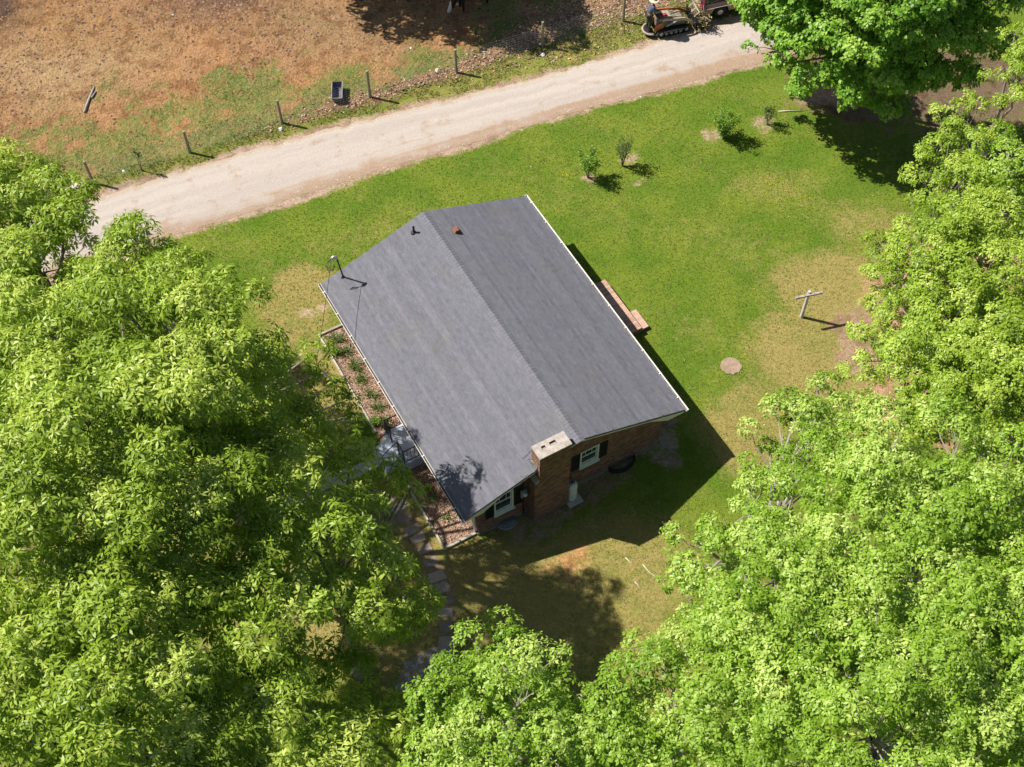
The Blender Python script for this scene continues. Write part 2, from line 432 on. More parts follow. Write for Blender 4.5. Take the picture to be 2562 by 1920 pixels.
def ground_mat():
    mt, nt, bs = new_mat('ground')
    oc = obj_coord(nt)
    n1 = noise_node(nt, oc, 0.5, 4); n2 = noise_node(nt, oc, 2.2, 5, 0.6); n3 = noise_node(nt, oc, 9, 4, 0.65); n4 = noise_node(nt, oc, 30, 3, 0.7)
    hi = math_n(nt, 'ADD', math_n(nt, 'MULTIPLY', n3, 0.45), math_n(nt, 'MULTIPLY', n4, 0.55))
    green = ramp(nt, hi, [(0.30, (0.080, 0.118, 0.013)), (0.48, (0.142, 0.194, 0.019)), (0.66, (0.245, 0.280, 0.050))])
    lush = ramp(nt, hi, [(0.30, (0.060, 0.106, 0.011)), (0.50, (0.094, 0.166, 0.013)), (0.68, (0.150, 0.228, 0.028))])
    green = mixc(nt, maprange(nt, n1, 0.35, 0.65), lush, green)
    dryc = ramp(nt, hi, [(0.28, (0.14, 0.115, 0.030)), (0.47, (0.280, 0.228, 0.070)), (0.68, (0.40, 0.330, 0.13))])
    mix2 = math_n(nt, 'ADD', math_n(nt, 'MULTIPLY', math_n(nt, 'SUBTRACT', n2, 0.5), 1.25), math_n(nt, 'MULTIPLY', math_n(nt, 'SUBTRACT', hi, 0.5), 1.2))
    green = mixc(nt, math_n(nt, 'MULTIPLY', attr(nt, 'past'), 0.6), green, ramp(nt, hi, [(0.30, (0.080, 0.090, 0.034)), (0.50, (0.150, 0.160, 0.062)), (0.68, (0.235, 0.240, 0.11))]))
    fd = maprange(nt, math_n(nt, 'ADD', attr(nt, 'dry'), mix2), 0.20, 1.08)
    base = mixc(nt, fd, green, dryc)
    sc = attr(nt, 'soilcol', 'Color')
    sv = ramp(nt, hi, [(0.32, (0.30, 0.27, 0.26)), (0.42, (0.72, 0.70, 0.68)), (0.52, (1.0, 1.0, 1.0)), (0.66, (1.6, 1.62, 1.62))])
    sc = mixc(nt, 1.0, sc, sv, 'MULTIPLY')
    big = noise_node(nt, oc, 1.4, 5, 0.65)
    sc = mixc(nt, math_n(nt, 'MULTIPLY', maprange(nt, big, 0.46, 0.62), 0.75), sc, mixc(nt, 1.0, sc, (0.58, 0.50, 0.46), 'MULTIPLY'))
    fs = maprange(nt, math_n(nt, 'ADD', attr(nt, 'soil'), math_n(nt, 'MULTIPLY', mix2, 0.8)), 0.32, 0.72)
    base = mixc(nt, fs, base, sc)
    nt.links.new(base, bs.inputs['Base Color'])
    bs.inputs['Roughness'].default_value = 0.95
    bs.inputs['Specular IOR Level'].default_value = 0.1
    bump(nt, bs, math_n(nt, 'ADD', hi, math_n(nt, 'MULTIPLY', math_n(nt, 'MULTIPLY', noise_node(nt, oc, 4.5, 4, .6), attr(nt, 'past')), 2.0)), 1.0, 0.06)
    return mt
M['ground'] = ground_mat()
ground = link('ground', g_me, M['ground'])
tag(ground, 'lawn and trampled pasture ground around the house', None, kind='structure')

# ------------------------------------------------------------------ the gravel road
def road_mat():
    mt, nt, bs = new_mat('gravel_road')
    oc = obj_coord(nt)
    v = attr(nt, 'across'); s = attr(nt, 'along')
    cb = nt.nodes.new('ShaderNodeCombineXYZ'); nt.links.new(math_n(nt, 'MULTIPLY', s, 0.11), cb.inputs[0]); nt.links.new(math_n(nt, 'MULTIPLY', v, 9.0), cb.inputs[1])
    streak = noise_node(nt, cb.outputs[0], 1.0, 5, 0.6)
    n2 = noise_node(nt, oc, 1.2, 5, 0.6); n4 = noise_node(nt, oc, 34, 3, 0.75); n5 = noise_node(nt, oc, 9, 4, 0.65)
    pale = ramp(nt, n4, [(0.30, (0.320, 0.274, 0.236)), (0.50, (0.450, 0.392, 0.345)), (0.72, (0.575, 0.510, 0.455))])
    grey = ramp(nt, n4, [(0.30, (0.290, 0.248, 0.215)), (0.50, (0.405, 0.350, 0.308)), (0.72, (0.520, 0.460, 0.412))])
    base = mixc(nt, maprange(nt, streak, 0.38, 0.62), grey, pale)
    brown = ramp(nt, math_n(nt, 'ADD', math_n(nt, 'MULTIPLY', n4, .6), math_n(nt, 'MULTIPLY', n5, .4)), [(0.28, (0.22, 0.145, 0.095)), (0.5, (0.33, 0.225, 0.150)), (0.72, (0.45, 0.32, 0.23))])
    # brown wash towards the lawn edge, heavier to the right
    w = math_n(nt, 'ADD', math_n(nt, 'SUBTRACT', 1.0, v), math_n(nt, 'MULTIPLY', math_n(nt, 'SUBTRACT', streak, 0.5), 0.75))
    w = math_n(nt, 'ADD', w, math_n(nt, 'MULTIPLY', math_n(nt, 'SUBTRACT', n2, 0.5), 0.35))
    w = math_n(nt, 'ADD', w, maprange(nt, s, 78.0, 100.0, 0.02, 0.17))
    f = math_n(nt, 'MULTIPLY', maprange(nt, w, 0.70, 1.0), 0.9)
    base = mixc(nt, f, base, brown)
    pat = math_n(nt, 'MULTIPLY', maprange(nt, n2, 0.55, 0.70), 0.55)
    base = mixc(nt, pat, base, brown)
    edge = maprange(nt, math_n(nt, 'ADD', v, math_n(nt, 'MULTIPLY', math_n(nt, 'SUBTRACT', n5, .5), .25)), 0.90, 1.02)
    base = mixc(nt, edge, base, (0.40, 0.31, 0.22))
    nt.links.new(base, bs.inputs['Base Color'])
    bs.inputs['Roughness'].default_value = 0.95
    bs.inputs['Specular IOR Level'].default_value = 0.15
    bump(nt, bs, math_n(nt, 'ADD', n4, math_n(nt, 'MULTIPLY', n5, 0.8)), 0.5, 0.03)
    return mt
def build_road():
    xs = np.concatenate([np.arange(-75, -26, 3.0), np.arange(-26, 27, 0.15), np.arange(27, 80, 3.0)])
    yn = poly_y(ROAD_N, xs); ys = poly_y(ROAD_S, xs)
    k = np.ones(15) / 15                                                     # round the corners of the outline
    pad = lambda a: np.convolve(np.pad(a, 7, mode='edge'), k, mode='valid')
    i0, i1 = 17, len(xs) - 18
    yn[i0 + 8:i1 - 8] = pad(yn)[i0 + 8:i1 - 8]; ys[i0 + 8:i1 - 8] = pad(ys)[i0 + 8:i1 - 8]
    yn = yn + (fbm(xs, xs * 0, 1.6, 3) - 0.5) * 0.42 + (vnoise(xs, xs * 0, 7, 5) - 0.5) * 0.16
    ys = ys + (fbm(xs, xs * 0, 1.6, 8) - 0.5) * 0.30 + (vnoise(xs, xs * 0, 7, 9) - 0.5) * 0.12
    al = np.concatenate([[0], np.cumsum(np.hypot(np.diff(xs), np.diff((yn + ys) / 2)))])
    nv = 15; V = []; A = []; B = []
    for j in range(nv):
        t = j / (nv - 1)
        z = 0.006 + 0.05 * math.sin(math.pi * t) ** 0.7 - 0.018 * (math.exp(-((t - .32) / .09) ** 2) + math.exp(-((t - .68) / .09) ** 2))
        V.append(np.stack([xs, ys + (yn - ys) * t, np.full_like(xs, z)], 1)); A.append(np.full_like(xs, t)); B.append(al)
    n = len(xs); idx = np.arange(nv * n).reshape(nv, n)
    q = np.stack([idx[:-1, :-1], idx[:-1, 1:], idx[1:, 1:], idx[1:, :-1]], -1).reshape(-1, 4)
    me = np_mesh('gravel_road', np.concatenate(V), q, {'across': np.concatenate(A), 'along': np.concatenate(B)})
    me.polygons.foreach_set('use_smooth', [True] * len(me.polygons))
    return tag(link('gravel_road', me, road_mat()), 'pale gravel road crossing between the lawn and the pasture', None, kind='structure')
build_road()

def patch(name, pts, z, mat, jit=0.06, label=None):
    """a flat sheet with a ragged outline"""
    P = []
    for i, a in enumerate(pts):
        b = pts[(i + 1) % len(pts)]; n = max(2, int((Vector(b) - Vector(a)).length / 0.15))
        for k in range(n):
            p = Vector(a).lerp(Vector(b), k / n); P.append((p.x + random.uniform(-jit, jit), p.y + random.uniform(-jit, jit)))
    bm = bmesh.new(); vs = [bm.verts.new((p[0], p[1], z)) for p in P]; bm.faces.new(vs)
    bmesh.ops.triangulate(bm, faces=bm.faces[:])
    me = bpy.data.meshes.new(name); bm.to_mesh(me); bm.free()
    o = link(name, me, mat); tag(o, label, None, kind='structure'); return o
def gravel_mat(name, c, k=1.0):
    mt, nt, bs = new_mat(name); oc = obj_coord(nt)
    vo = nt.nodes.new('ShaderNodeTexVoronoi'); vo.inputs['Scale'].default_value = 22 * k; nt.links.new(oc, vo.inputs['Vector'])
    n = noise_node(nt, oc, 3, 4)
    col = ramp(nt, vo.outputs['Color'], [(0.15, tuple(q * 0.55 for q in c)), (0.5, c), (0.85, tuple(min(1, q * 1.5) for q in c))])
    col = mixc(nt, maprange(nt, n, 0.40, 0.62), col, (0.27, 0.21, 0.14))
    nt.links.new(col, bs.inputs['Base Color']); bs.inputs['Roughness'].default_value = 0.95; bs.inputs['Specular IOR Level'].default_value = 0.1
    bump(nt, bs, vo.outputs['Distance'], 0.8, 0.03)
    return mt
M['gravel'] = gravel_mat('loose_gravel', (0.30, 0.275, 0.25))
M['mulch'] = gravel_mat('bark_mulch', (0.34, 0.215, 0.155), 0.8)
patch('gravel_patch', [tuple(gp(*p).to_2d()) for p in ((1020, 1650), (1070, 1625), (1120, 1612), (1135, 1660), (1095, 1720), (1030, 1740), (985, 1720))], 0.005, M['gravel'], 0.07, 'grey gravel patch at the end of the stepping stones')
patch('concrete_walk', [tuple(gp(*p).to_2d()) for p in ((760, 1210), (800, 1192), (880, 1168), (945, 1142), (962, 1160), (890, 1196), (800, 1232), (740, 1262), (700, 1262))], 0.012, M['concrete'], 0.015, 'grey concrete walk leading to the west porch')
# ------------------------------------------------------------------ the brick house (local x along the ridge, local y across)
HX, HY, HTH = -3.423624, 32.643119, -1.0625281
RL, RW, ZE, ZR = 11.8004, 4.5754, 2.4306, 4.0934
SLOPE = (ZR - ZE) / RW
COSP = 1 / math.sqrt(1 + SLOPE * SLOPE); SLEN = RW / COSP
WX0, WX1, WY = 0.35, 11.45, 3.89
house = empty('brick_house', (HX, HY, 0), HTH, 'single-storey brick house with a low grey shingled gable roof', 'house')
def hw(u, v, z=0.0):
    c, s = math.cos(HTH), math.sin(HTH)
    return Vector((HX + u * c - v * s, HY + u * s + v * c, z))

def shingle_mat():
    mt, nt, bs = new_mat('asphalt_shingle'); 
    geo = nt.nodes.new('ShaderNodeNewGeometry'); P = geo.outputs['Position']
    mp = nt.nodes.new('ShaderNodeMapping'); mp.vector_type = 'TEXTURE'; mp.inputs['Rotation'].default_value = (0, 0, HTH); mp.inputs['Scale'].default_value = (3.4, 1, 1); nt.links.new(P, mp.inputs['Vector'])
    n1 = noise_node(nt, P, 0.6, 4, 0.6); n3 = noise_node(nt, mp.outputs[0], 17, 3, 0.7); n4 = noise_node(nt, P, 60, 2, 0.7)
    t = attr(nt, 'tone')
    f = math_n(nt, 'ADD', math_n(nt, 'MULTIPLY', t, 0.17), math_n(nt, 'ADD', math_n(nt, 'MULTIPLY', n3, 0.44), math_n(nt, 'MULTIPLY', n4, 0.30)))
    col = ramp(nt, f, [(0.34, (0.094, 0.095, 0.116)), (0.52, (0.142, 0.142, 0.166)), (0.74, (0.196, 0.195, 0.222))])
    stain = mixc(nt, math_n(nt, 'MULTIPLY', maprange(nt, n1, 0.52, 0.72), 0.55), col, mixc(nt, 1.0, col, (1.0, 0.96, 0.80), 'MULTIPLY'))
    nt.links.new(stain, bs.inputs['Base Color'])
    bs.inputs['Roughness'].default_value = 0.82; bs.inputs['Specular IOR Level'].default_value = 0.35
    bump(nt, bs, n4, 0.35, 0.006)
    return mt
M['shingle'] = shingle_mat()

def roof_pt(side, u, s, h=0.0):
    """point on a slope: s metres down from the ridge, h above the deck"""
    n = Vector((0, side * SLOPE * COSP, COSP))
    p = Vector((u, side * s * COSP, ZR - s * SLOPE * COSP))
    return p + n * h
roof_deck = MB()
TH = 0.10
for sd in (-1, 1):
    a, b, c_, d_ = roof_pt(sd, 0, 0, -0.014), roof_pt(sd, RL, 0, -0.014), roof_pt(sd, RL, SLEN, -0.014), roof_pt(sd, 0, SLEN, -0.014)
    V = [a, b, c_, d_] + [p - Vector((0, 0, TH)) for p in (a, b, c_, d_)]
    F = [(0, 1, 2, 3), (7, 6, 5, 4), (0, 4, 5, 1), (1, 5, 6, 2), (2, 6, 7, 3), (3, 7, 4, 0)]
    if sd < 0: F = [tuple(reversed(f)) for f in F]
    roof_deck.add(V, F)
roof = roof_deck.build('roof', M['shingle'], house)

EXPO = 0.1425; NC = int(SLEN / EXPO) + 1
CH = (11.36, 11.99, -1.71, -0.39)        # chimney stack footprint with clearance
def shingle_shape(width, tone, thick):
    """local: x width, y down-slope, z up"""
    mb = MB(); mb.tone = tone
    w = width / 2; L = EXPO + 0.03
    v = [(-w, 0, 0.000), (w, 0, 0.000), (w, L, thick), (-w, L, thick), (-w, 0, -0.010), (w, 0, -0.010), (w, L, -0.004), (-w, L, -0.004)]
    mb.add(v, [(0, 1, 2, 3), (4, 7, 6, 5), (0, 4, 5, 1), (1, 5, 6, 2), (2, 6, 7, 3), (3, 7, 4, 0)])
    return mb
shingles = []
rs = random.Random(5)
for sd in (-1, 1):
    for k in range(NC):
        s0 = k * EXPO
        if s0 > SLEN - 0.05: continue
        u = -rs.choice((0.04, 0.11, 0.17, 0.24))
        while u < RL - 0.02:
            w = rs.choice((0.19, 0.24, 0.30, 0.36))
            u0, u1 = max(u, 0.0), min(u + w, RL)
            if u1 - u0 > 0.05:
                sm = s0 * COSP * sd
                if not (u1 > CH[0] and u0 < CH[1] and CH[2] - 0.12 < sm < CH[3]):
                    shingles.append((sd, (u0 + u1) / 2, s0, u1 - u0 - 0.001))
            u += w
TONES = [0.12, 0.3, 0.42, 0.5, 0.58, 0.66, 0.8, 0.95]; WID = (0.189, 0.239, 0.299, 0.359)
WTS = (1, 2, 4, 5, 5, 4, 2, 1)
lib = {}
def shingle_mtx(sd, u, s0):
    n = Vector((0, sd * SLOPE * COSP, COSP)); dn = Vector((0, sd * COSP, -SLOPE * COSP)); x = dn.cross(n)
    m_ = Matrix((x, dn, n)).transposed().to_4x4(); m_.translation = roof_pt(sd, u, s0); return m_
def cam_rank(q):
    p = hw(q[1], q[0] * q[2] * COSP, ZR - q[2] * SLOPE * COSP); facing = 0.80 if q[0] < 0 else 0.9
    return (p - Vector((0, 0, CAM_H))).length * facing
order = sorted(shingles, key=cam_rank)
single = [q for q in order if any(abs(q[3] - w) < 1e-4 for w in WID)][:300]
sset = set(id(q) for q in single)
field = MB(); rows = {}
for q in shingles:
    sd, u, s0, w = q
    rk = (sd, round(s0, 3)); rows.setdefault(rk, rs.choice((1, 2, 3, 4, 5, 6))); ti = max(0, min(7, rows[rk] + rs.choice((-2, -1, 0, 0, 0, 1, 2)))); th = rs.choice((0.010, 0.011, 0.012))
    m_ = shingle_mtx(sd, u, s0)
    if id(q) in sset:
        key = (round(w, 3), ti, th)
        if key not in lib:
            lib[key] = shingle_shape(w, TONES[ti], th).mesh('shingle'); lib[key].materials.append(M['shingle'])
        o = bpy.data.objects.new('shingle', lib[key]); COL.objects.link(o); o.parent = roof; o.matrix_local = m_
    else:
        sh = shingle_shape(w, TONES[ti], th); field.tone = TONES[ti]
        field.add([m_ @ Vector(p) for p in sh.v], sh.f)
tag(field.build('shingle_field', M['shingle'], roof), kind='stuff')
# ridge caps, one by one
caps = []
for tn in (0.5, 0.62, 0.74, 0.86):
    mb = MB(); mb.tone = tn; w = 0.17; L = EXPO + 0.05
    a = lambda y, x, h: (x, y, -abs(y) * SLOPE + h)
    V = [a(-w, 0, .012), a(0, 0, .014), a(w, 0, .012)] + [(L, -w, -w * SLOPE + .020), (L, 0, .024), (L, w, -w * SLOPE + .020)] + [(0, -w, -w * SLOPE), (0, w, -w * SLOPE), (L, -w, -w * SLOPE + .01), (L, w, -w * SLOPE + .01), (L, 0, .012)]
    F = [(0, 3, 4, 1), (1, 4, 5, 2), (0, 6, 8, 3), (2, 5, 9, 7), (3, 8, 10, 4), (4, 10, 9, 5)]
    mb.add(V, F); me = mb.mesh('ridge_cap'); me.materials.append(M['shingle']); caps.append(me)
k = 0; u = 0.0
while u < RL - 0.05:
    o = bpy.data.objects.new('ridge_cap', caps[rs.randrange(4)]); COL.objects.link(o); o.parent = roof; o.location = (u, 0, ZR); u += EXPO
# rake boards, fascia, soffits, gutters
for x0, x1 in ((0.012, 0.034), (RL - 0.034, RL - 0.012)):
    for sd in (-1, 1):
        mb = MB()
        t0, t1 = roof_pt(sd, 0, 0.0, -0.017), roof_pt(sd, 0, SLEN, -0.017)
        V = [(x0, t0.y, t0.z), (x1, t0.y, t0.z), (x1, t1.y, t1.z), (x0, t1.y, t1.z), (x0, t0.y, t0.z - .17), (x1, t0.y, t0.z - .17), (x1, t1.y, t1.z - .17), (x0, t1.y, t1.z - .17)]
        F = [(0, 1, 2, 3), (7, 6, 5, 4), (0, 4, 5, 1), (1, 5, 6, 2), (2, 6, 7, 3), (3, 7, 4, 0)]
        mb.add(V, F if sd > 0 else [tuple(reversed(f)) for f in F])
        mb.build('rake_board', M['white_paint'], house)
mb = MB()
for sd in (-1, 1):
    y0, y1 = sorted((sd * (RW - 0.005), sd * (RW - 0.03)))
    mb.box(0.013, RL - 0.013, y0, y1, ZE - 0.19, ZE - 0.03)
mb.build('fascia', M['white_paint'], house)
mb = MB()
for sd in (-1, 1):
    y0, y1 = sorted((sd * (WY + 0.012), sd * (RW - 0.031)))
    mb.box(0.014, RL - 0.014, y0, y1, ZE - 0.205, ZE - 0.192)
    for xa, xb in ((WX1 + 0.012, RL - 0.014), (0.014, WX0 - 0.012)):           # boxed eave returns at the gables
        mb.prism([(sd * WY * 0.985, ZE - 0.19), (sd * (RW - 0.035), ZE - 0.19), (sd * (RW - 0.035), ZE - 0.12), (sd * 2.9, ZE + (RW - 2.9) * SLOPE - 0.125), (sd * 2.9, ZE + (RW - 2.9) * SLOPE - 0.16)], xa, xb, 'x')
mb.build('soffit', M['cream_paint'], house)
GUT = [(0.0, 0.0), (0.0, -0.095), (0.075, -0.095), (0.098, -0.055), (0.108, 0.0), (0.090, 0.0), (0.084, -0.05), (0.068, -0.087), (0.012, -0.087), (0.012, 0.0)]
def gutter(sd):
    mb = MB()
    prof = [(sd * (RW + 0.004 + y), ZE + 0.004 + z) for y, z in GUT]
    n = len(prof); xs = (-0.03, RL + 0.05)
    V = [(xs[0], y, z) for y, z in prof] + [(xs[1], y, z) for y, z in prof]
    F = [(i, (i + 1) % n, n + (i + 1) % n, n + i) for i in range(n)]
    mb.add(V, F)
    for x in xs:                                                               # end caps
        q = prof[:5]; mb.add([(x, y, z) for y, z in q] + [(x + (0.008 if x > 1 else -.008), y, z) for y, z in q], [(0, 1, 2, 3, 4), (9, 8, 7, 6, 5), (0, 5, 6, 1), (1, 6, 7, 2), (2, 7, 8, 3), (3, 8, 9, 4), (4, 9, 5, 0)])
    for x in np.arange(0.4, RL, 1.2):                                         # hanger straps
        y0, y1 = sorted((sd * (RW + 0.006), sd * (RW + 0.123))); mb.box(x, x + 0.03, y0, y1, ZE + 0.0, ZE + 0.003)
    g = mb.build('gutter', M['white_paint'], house)
    y0, y1 = sorted((sd * (RW + 0.018), sd * (RW + 0.080))); MB().box(-.02, RL + .04, y0, y1, ZE - .078, ZE - .05).build('gutter_dark_strip', pmat('gutter_dark_strip', (.13, .10, .075), (.06, .05, .04), 6, .95), g)  # dark strip along the channel bottom, makes the gutter's inside darker
    return g
g_w = gutter(-1); g_e = gutter(1)
mb = MB(); y0 = RW + 0.06
mb.tube([(1.30, y0, ZE - .09), (1.30, y0, ZE - .2), (1.30, WY + .07, ZE - .55), (1.30, WY + .07, .2), (1.30, WY + .35, .08), (1.30, WY + .9, .06)], 0.045, 8)
mb.build('downspout', M['white_paint'], house)
mb = MB(); y0 = -RW - 0.06
mb.tube([(RL - .25, y0, ZE - .09), (RL - .25, y0, ZE - .2), (RL - .5, -WY - .07, ZE - .5), (RL - .5, -WY - .07, .12)], 0.04, 8)
mb.build('downspout', M['white_paint'], house)

# walls: mortar core and laid bricks
WIN = [(0.33, 1.13, 1.33, 2.34), (-3.22, -2.43, 0.95, 2.20)]           # openings in the south gable: y0,y1,z0,z1
def gable_top(y): return ZR - abs(y) * SLOPE - 0.15
core = MB()
I = 0.012
def wall_cells(plane, at, y0, y1, topf, holes, inward):
    """front face of a wall as quads around its openings, with reveals"""
    ys = sorted({y0, y1, 0.0 if y0 < 0 < y1 else y0} | {h for H in holes for h in H[:2]})
    for a, b in zip(ys[:-1], ys[1:]):
        spans = [(0.0, None)]
        for H in holes:
            if H[0] <= a + 1e-6 and b <= H[1] + 1e-6: spans = [(0.0, H[2]), (H[3], None)]
        for z0, z1 in spans:
            za, zb = (topf(a), topf(b)) if z1 is None else (z1, z1)
            q = [(a, z0), (b, z0), (b, zb), (a, za)]
            core.add([((at, y, z) if plane == 'x' else (y, at, z)) for y, z in q], [(0, 1, 2, 3)])
    for H in holes:
        d = at + inward
        q = [(H[0], H[2]), (H[1], H[2]), (H[1], H[3]), (H[0], H[3])]
        P = lambda t, y, z: ((t, y, z) if plane == 'x' else (y, t, z))
        core.add([P(at, y, z) for y, z in q] + [P(d, y, z) for y, z in q], [(0, 1, 5, 4), (1, 2, 6, 5), (2, 3, 7, 6), (3, 0, 4, 7)])
wall_cells('x', WX1 - I, -WY + I, WY - I, gable_top, WIN, -0.16)
wall_cells('x', WX0 + I, -WY + I, WY - I, gable_top, [], 0.16)
eave_top = lambda y: ZE - 0.10 + (RW - WY) * SLOPE - 0.06
wall_cells('y', -WY + I, WX0 + I, WX1 - I, eave_top, [(6.55, 7.47, 0.55, 2.45)], 0.12)
wall_cells('y', WY - I, WX0 + I, WX1 - I, eave_top, [(5.75, 6.67, 0.40, 2.45)], -0.12)
wall = core.build('wall', M['mortar'], house)
bk = MB(); rb = random.Random(3)
BL, BH, JO = 0.203, 0.0677, 0.011
def lay(mb, P, y0, y1, z0, topf, holes, out, depth=0.02, clip_hi=True):
    """P(t,y,z) places a brick face; out is the outward sign along t"""
    zc = z0; row = 0
    while zc + BH < 4.6:
        u = y0 - (0.5 * BL if row % 2 else 0)
        any_ = False
        while u < y1 - 0.01:
            a, b = max(u, y0), min(u + BL, y1)
            if b - a > 0.04:
                zt = zc + BH - JO
                top = min(topf(a), topf(b))
                if zt < top:
                    any_ = True
                    segs = [(a, b)]
                    for H in holes:
                        if zt > H[2] and zc < H[3]:
                            ns = []
                            for s, e in segs:
                                if e <= H[0] or s >= H[1]: ns.append((s, e)); continue
                                if s < H[0]: ns.append((s, H[0]))
                                if e > H[1]: ns.append((H[1], e))
                            segs = ns
                    for s, e in segs:
                        if e - s < 0.03: continue
                        mb.tone = min(1, max(0, rb.gauss(0.5, 0.24)))
                        j = rb.uniform(-0.0015, 0.0015)
                        q = [(s + JO / 2, zc), (e - JO / 2, zc), (e - JO / 2, zt), (s + JO / 2, zt)]
                        t0, t1 = -out * depth, out * (0 + j)
                        V = [P(t0, *p) for p in q] + [P(t1, *p) for p in q]
                        mb.add(V, [(4, 5, 6, 7), (0, 1, 5, 4), (1, 2, 6, 5), (2, 3, 7, 6), (3, 0, 4, 7)])
            u += BL
        if not any_ and zc > 3.6: break
        zc += BH; row += 1
lay(bk, lambda t, y, z: (WX1 + t, y, z), -WY, WY, 0.20, gable_top, WIN, 1)
lay(bk, lambda t, y, z: (WX0 + t, y, z), -WY, WY, 0.20, gable_top, [], -1)
lay(bk, lambda t, y, z: (y, -WY + t, z), WX0, WX1, 0.20, eave_top, [(6.55, 7.47, 0.55, 2.45)], -1)
lay(bk, lambda t, y, z: (y, WY + t, z), WX0, WX1, 0.20, eave_top, [(5.75, 6.67, 0.40, 2.45)], 1)
tag(bk.build('brickwork', M['brick'], wall), kind='stuff')
fo = MB()
fo.box(WX1 + 0.002, WX1 + 0.035, -WY - 0.03, WY + 0.03, 0, 0.15); fo.box(WX0 - 0.035, WX0 - 0.002, -WY - 0.03, WY + 0.03, 0, 0.15)
fo.box(WX0, WX1, -WY - 0.033, -WY - 0.002, 0, 0.15); fo.box(WX0, WX1, WY + 0.002, WY + 0.033, 0, 0.15)
fo.build('foundation', pmat('stained_footing', (0.24, 0.21, 0.16), (0.15, 0.13, 0.10), 5, .95, .3, 40), house)

def glass_mat():
    mt, nt, bs = new_mat('window_glass')
    bs.inputs['Base Color'].default_value = (0.018, 0.032, 0.034, 1); bs.inputs['Roughness'].default_value = 0.06; bs.inputs['Specular IOR Level'].default_value = 0.7
    return mt
M['glass'] = glass_mat()
def south_window(y0, y1, z0, z1):
    x = WX1
    w = empty('window', (x, (y0 + y1) / 2, z0)); w.parent = house
    hw_, hh = (y1 - y0) / 2, z1 - z0
    f = MB(); t = 0.065
    f.box(-0.10, 0.012, -hw_ + .002, -hw_ + t, 0.002, hh - .002); f.box(-0.10, 0.012, hw_ - t, hw_ - .002, 0.002, hh - .002)
    f.box(-0.10, 0.010, -hw_ + t, hw_ - t, hh - t, hh - .002); f.box(-0.10, 0.010, -hw_ + t, hw_ - t, 0.002, t)
    f.build('frame', M['trim_paint'], w)
    s = MB(); zm = hh * 0.52
    s.box(-0.085, -0.045, -hw_ + t, hw_ - t, zm - .022, zm + .022)
    for zz in (t + .02, hh - t - .02): s.box(-0.088, -0.055, -hw_ + t, hw_ - t, zz - .02, zz + .02)
    for yy in (-hw_ + t + .016, hw_ - t - .016): s.box(-0.087, -0.056, yy - .016, yy + .016, t, hh - t)
    s.build('sash', M['white_paint'], w)
    for za, zb in ((t + .04, zm - .022), (zm + .022, hh - t - .04)):
        MB().box(-0.080, -0.070, -hw_ + t + .03, hw_ - t - .03, za, zb).build('pane', M['glass'], w)
    m2 = MB()
    for k in (1, 2): yy = -hw_ + 2 * hw_ * k / 3; m2.box(-0.070, -0.062, yy - .008, yy + .008, zm + .022, hh - t - .04)
    m2.build('glazing_bar', M['white_paint'], w)
    MB().prism([(-0.03, -0.005), (0.085, -0.045), (0.085, -0.085), (-0.03, -0.085)], -hw_ - 0.03, hw_ + 0.03, 'y').build('sill', M['trim_paint'], w)
    for side in (-1, 1):
        sh = MB(); a = side * (hw_ + 0.19); fw = 0.165
        y_a, y_b = a - fw, a + fw
        sh.box(0.004, 0.032, y_a, y_a + .045, -0.02, hh); sh.box(0.004, 0.032, y_b - .045, y_b, -0.02, hh)
        for zz in (-0.02, hh / 2 - .03, hh - .06): sh.box(0.004, 0.031, y_a + .045, y_b - .045, zz, zz + .06)
        zz = 0.05
        while zz < hh - .08:
            sh.add([(0.006, y_a + .045, zz + .03), (0.006, y_b - .045, zz + .03), (0.026, y_b - .045, zz), (0.026, y_a + .045, zz)], [(0, 1, 2, 3), (3, 2, 1, 0)]); zz += 0.035
        sh.box(0.001, 0.006, y_a + .045, y_b - .045, -0.02, hh)
        sh.build('shutter', M['black_paint'], w)
for W_ in WIN: south_window(*W_)
# doors under the eaves
for nm, y, sgn, x0, z0 in (('west', -WY, -1, 6.55, 0.55), ('east', WY, 1, 5.75, 0.40)):
    dr = MB(); y_in = y - sgn * 0.09
    a, b = sorted((y_in, y_in + sgn * 0.045)); dr.box(x0 + .04, x0 + .88, a, b, z0 + .01, 2.41)
    a, b = sorted((y_in + sgn * 0.045, y_in + sgn * 0.053))
    for px in (x0 + .13, x0 + .50):
        for pz, ph in ((z0 + .15, .6), (z0 + .95, .75)): dr.box(px, px + .29, a, b, pz, pz + ph)
    d = dr.build('door', M['white_paint'], house)
    k = MB(); k.lathe([(0.0, 0), (0.03, .01), (0.03, .04), (0.0, .055)], 8, (x0 + .80, y_in + sgn * 0.05, z0 + .95), 'y'); k.build('handle', M['grey_metal'], d)

# chimney
CX0, CX1, CY0, CY1, CZ = 11.392, 11.953, -1.672, -0.428, 4.42
chim = empty('chimney', (0, 0, 0)); chim.parent = house
ZS = 2.75                                                                     # shoulder: wider below
cc = MB()
cc.box(WX1 - .05, CX1 - I, -1.85 + I, CY1 - I, 0, ZS - .01); cc.box(CX0 + I, CX1 - I - .001, CY0 + I, CY1 - I - .001, ZS - .01, CZ - 0.07)
cc.prism([(-1.85 + I, ZS - .01), (CY0 + I, ZS - .01), (CY0 + I, ZS + .20)], WX1 + .01, CX1 - I, 'x')
cst = cc.build('stack', M['mortar'], chim)
cb = MB(); flat = lambda z: (lambda y: z)
lay(cb, lambda t, y, z: (CX1 + t, y, z), -1.85, CY1, 0.02, flat(ZS), [], 1)
lay(cb, lambda t, y, z: (CX1 + t, y, z), CY0, CY1, ZS, flat(CZ - .06), [], 1)
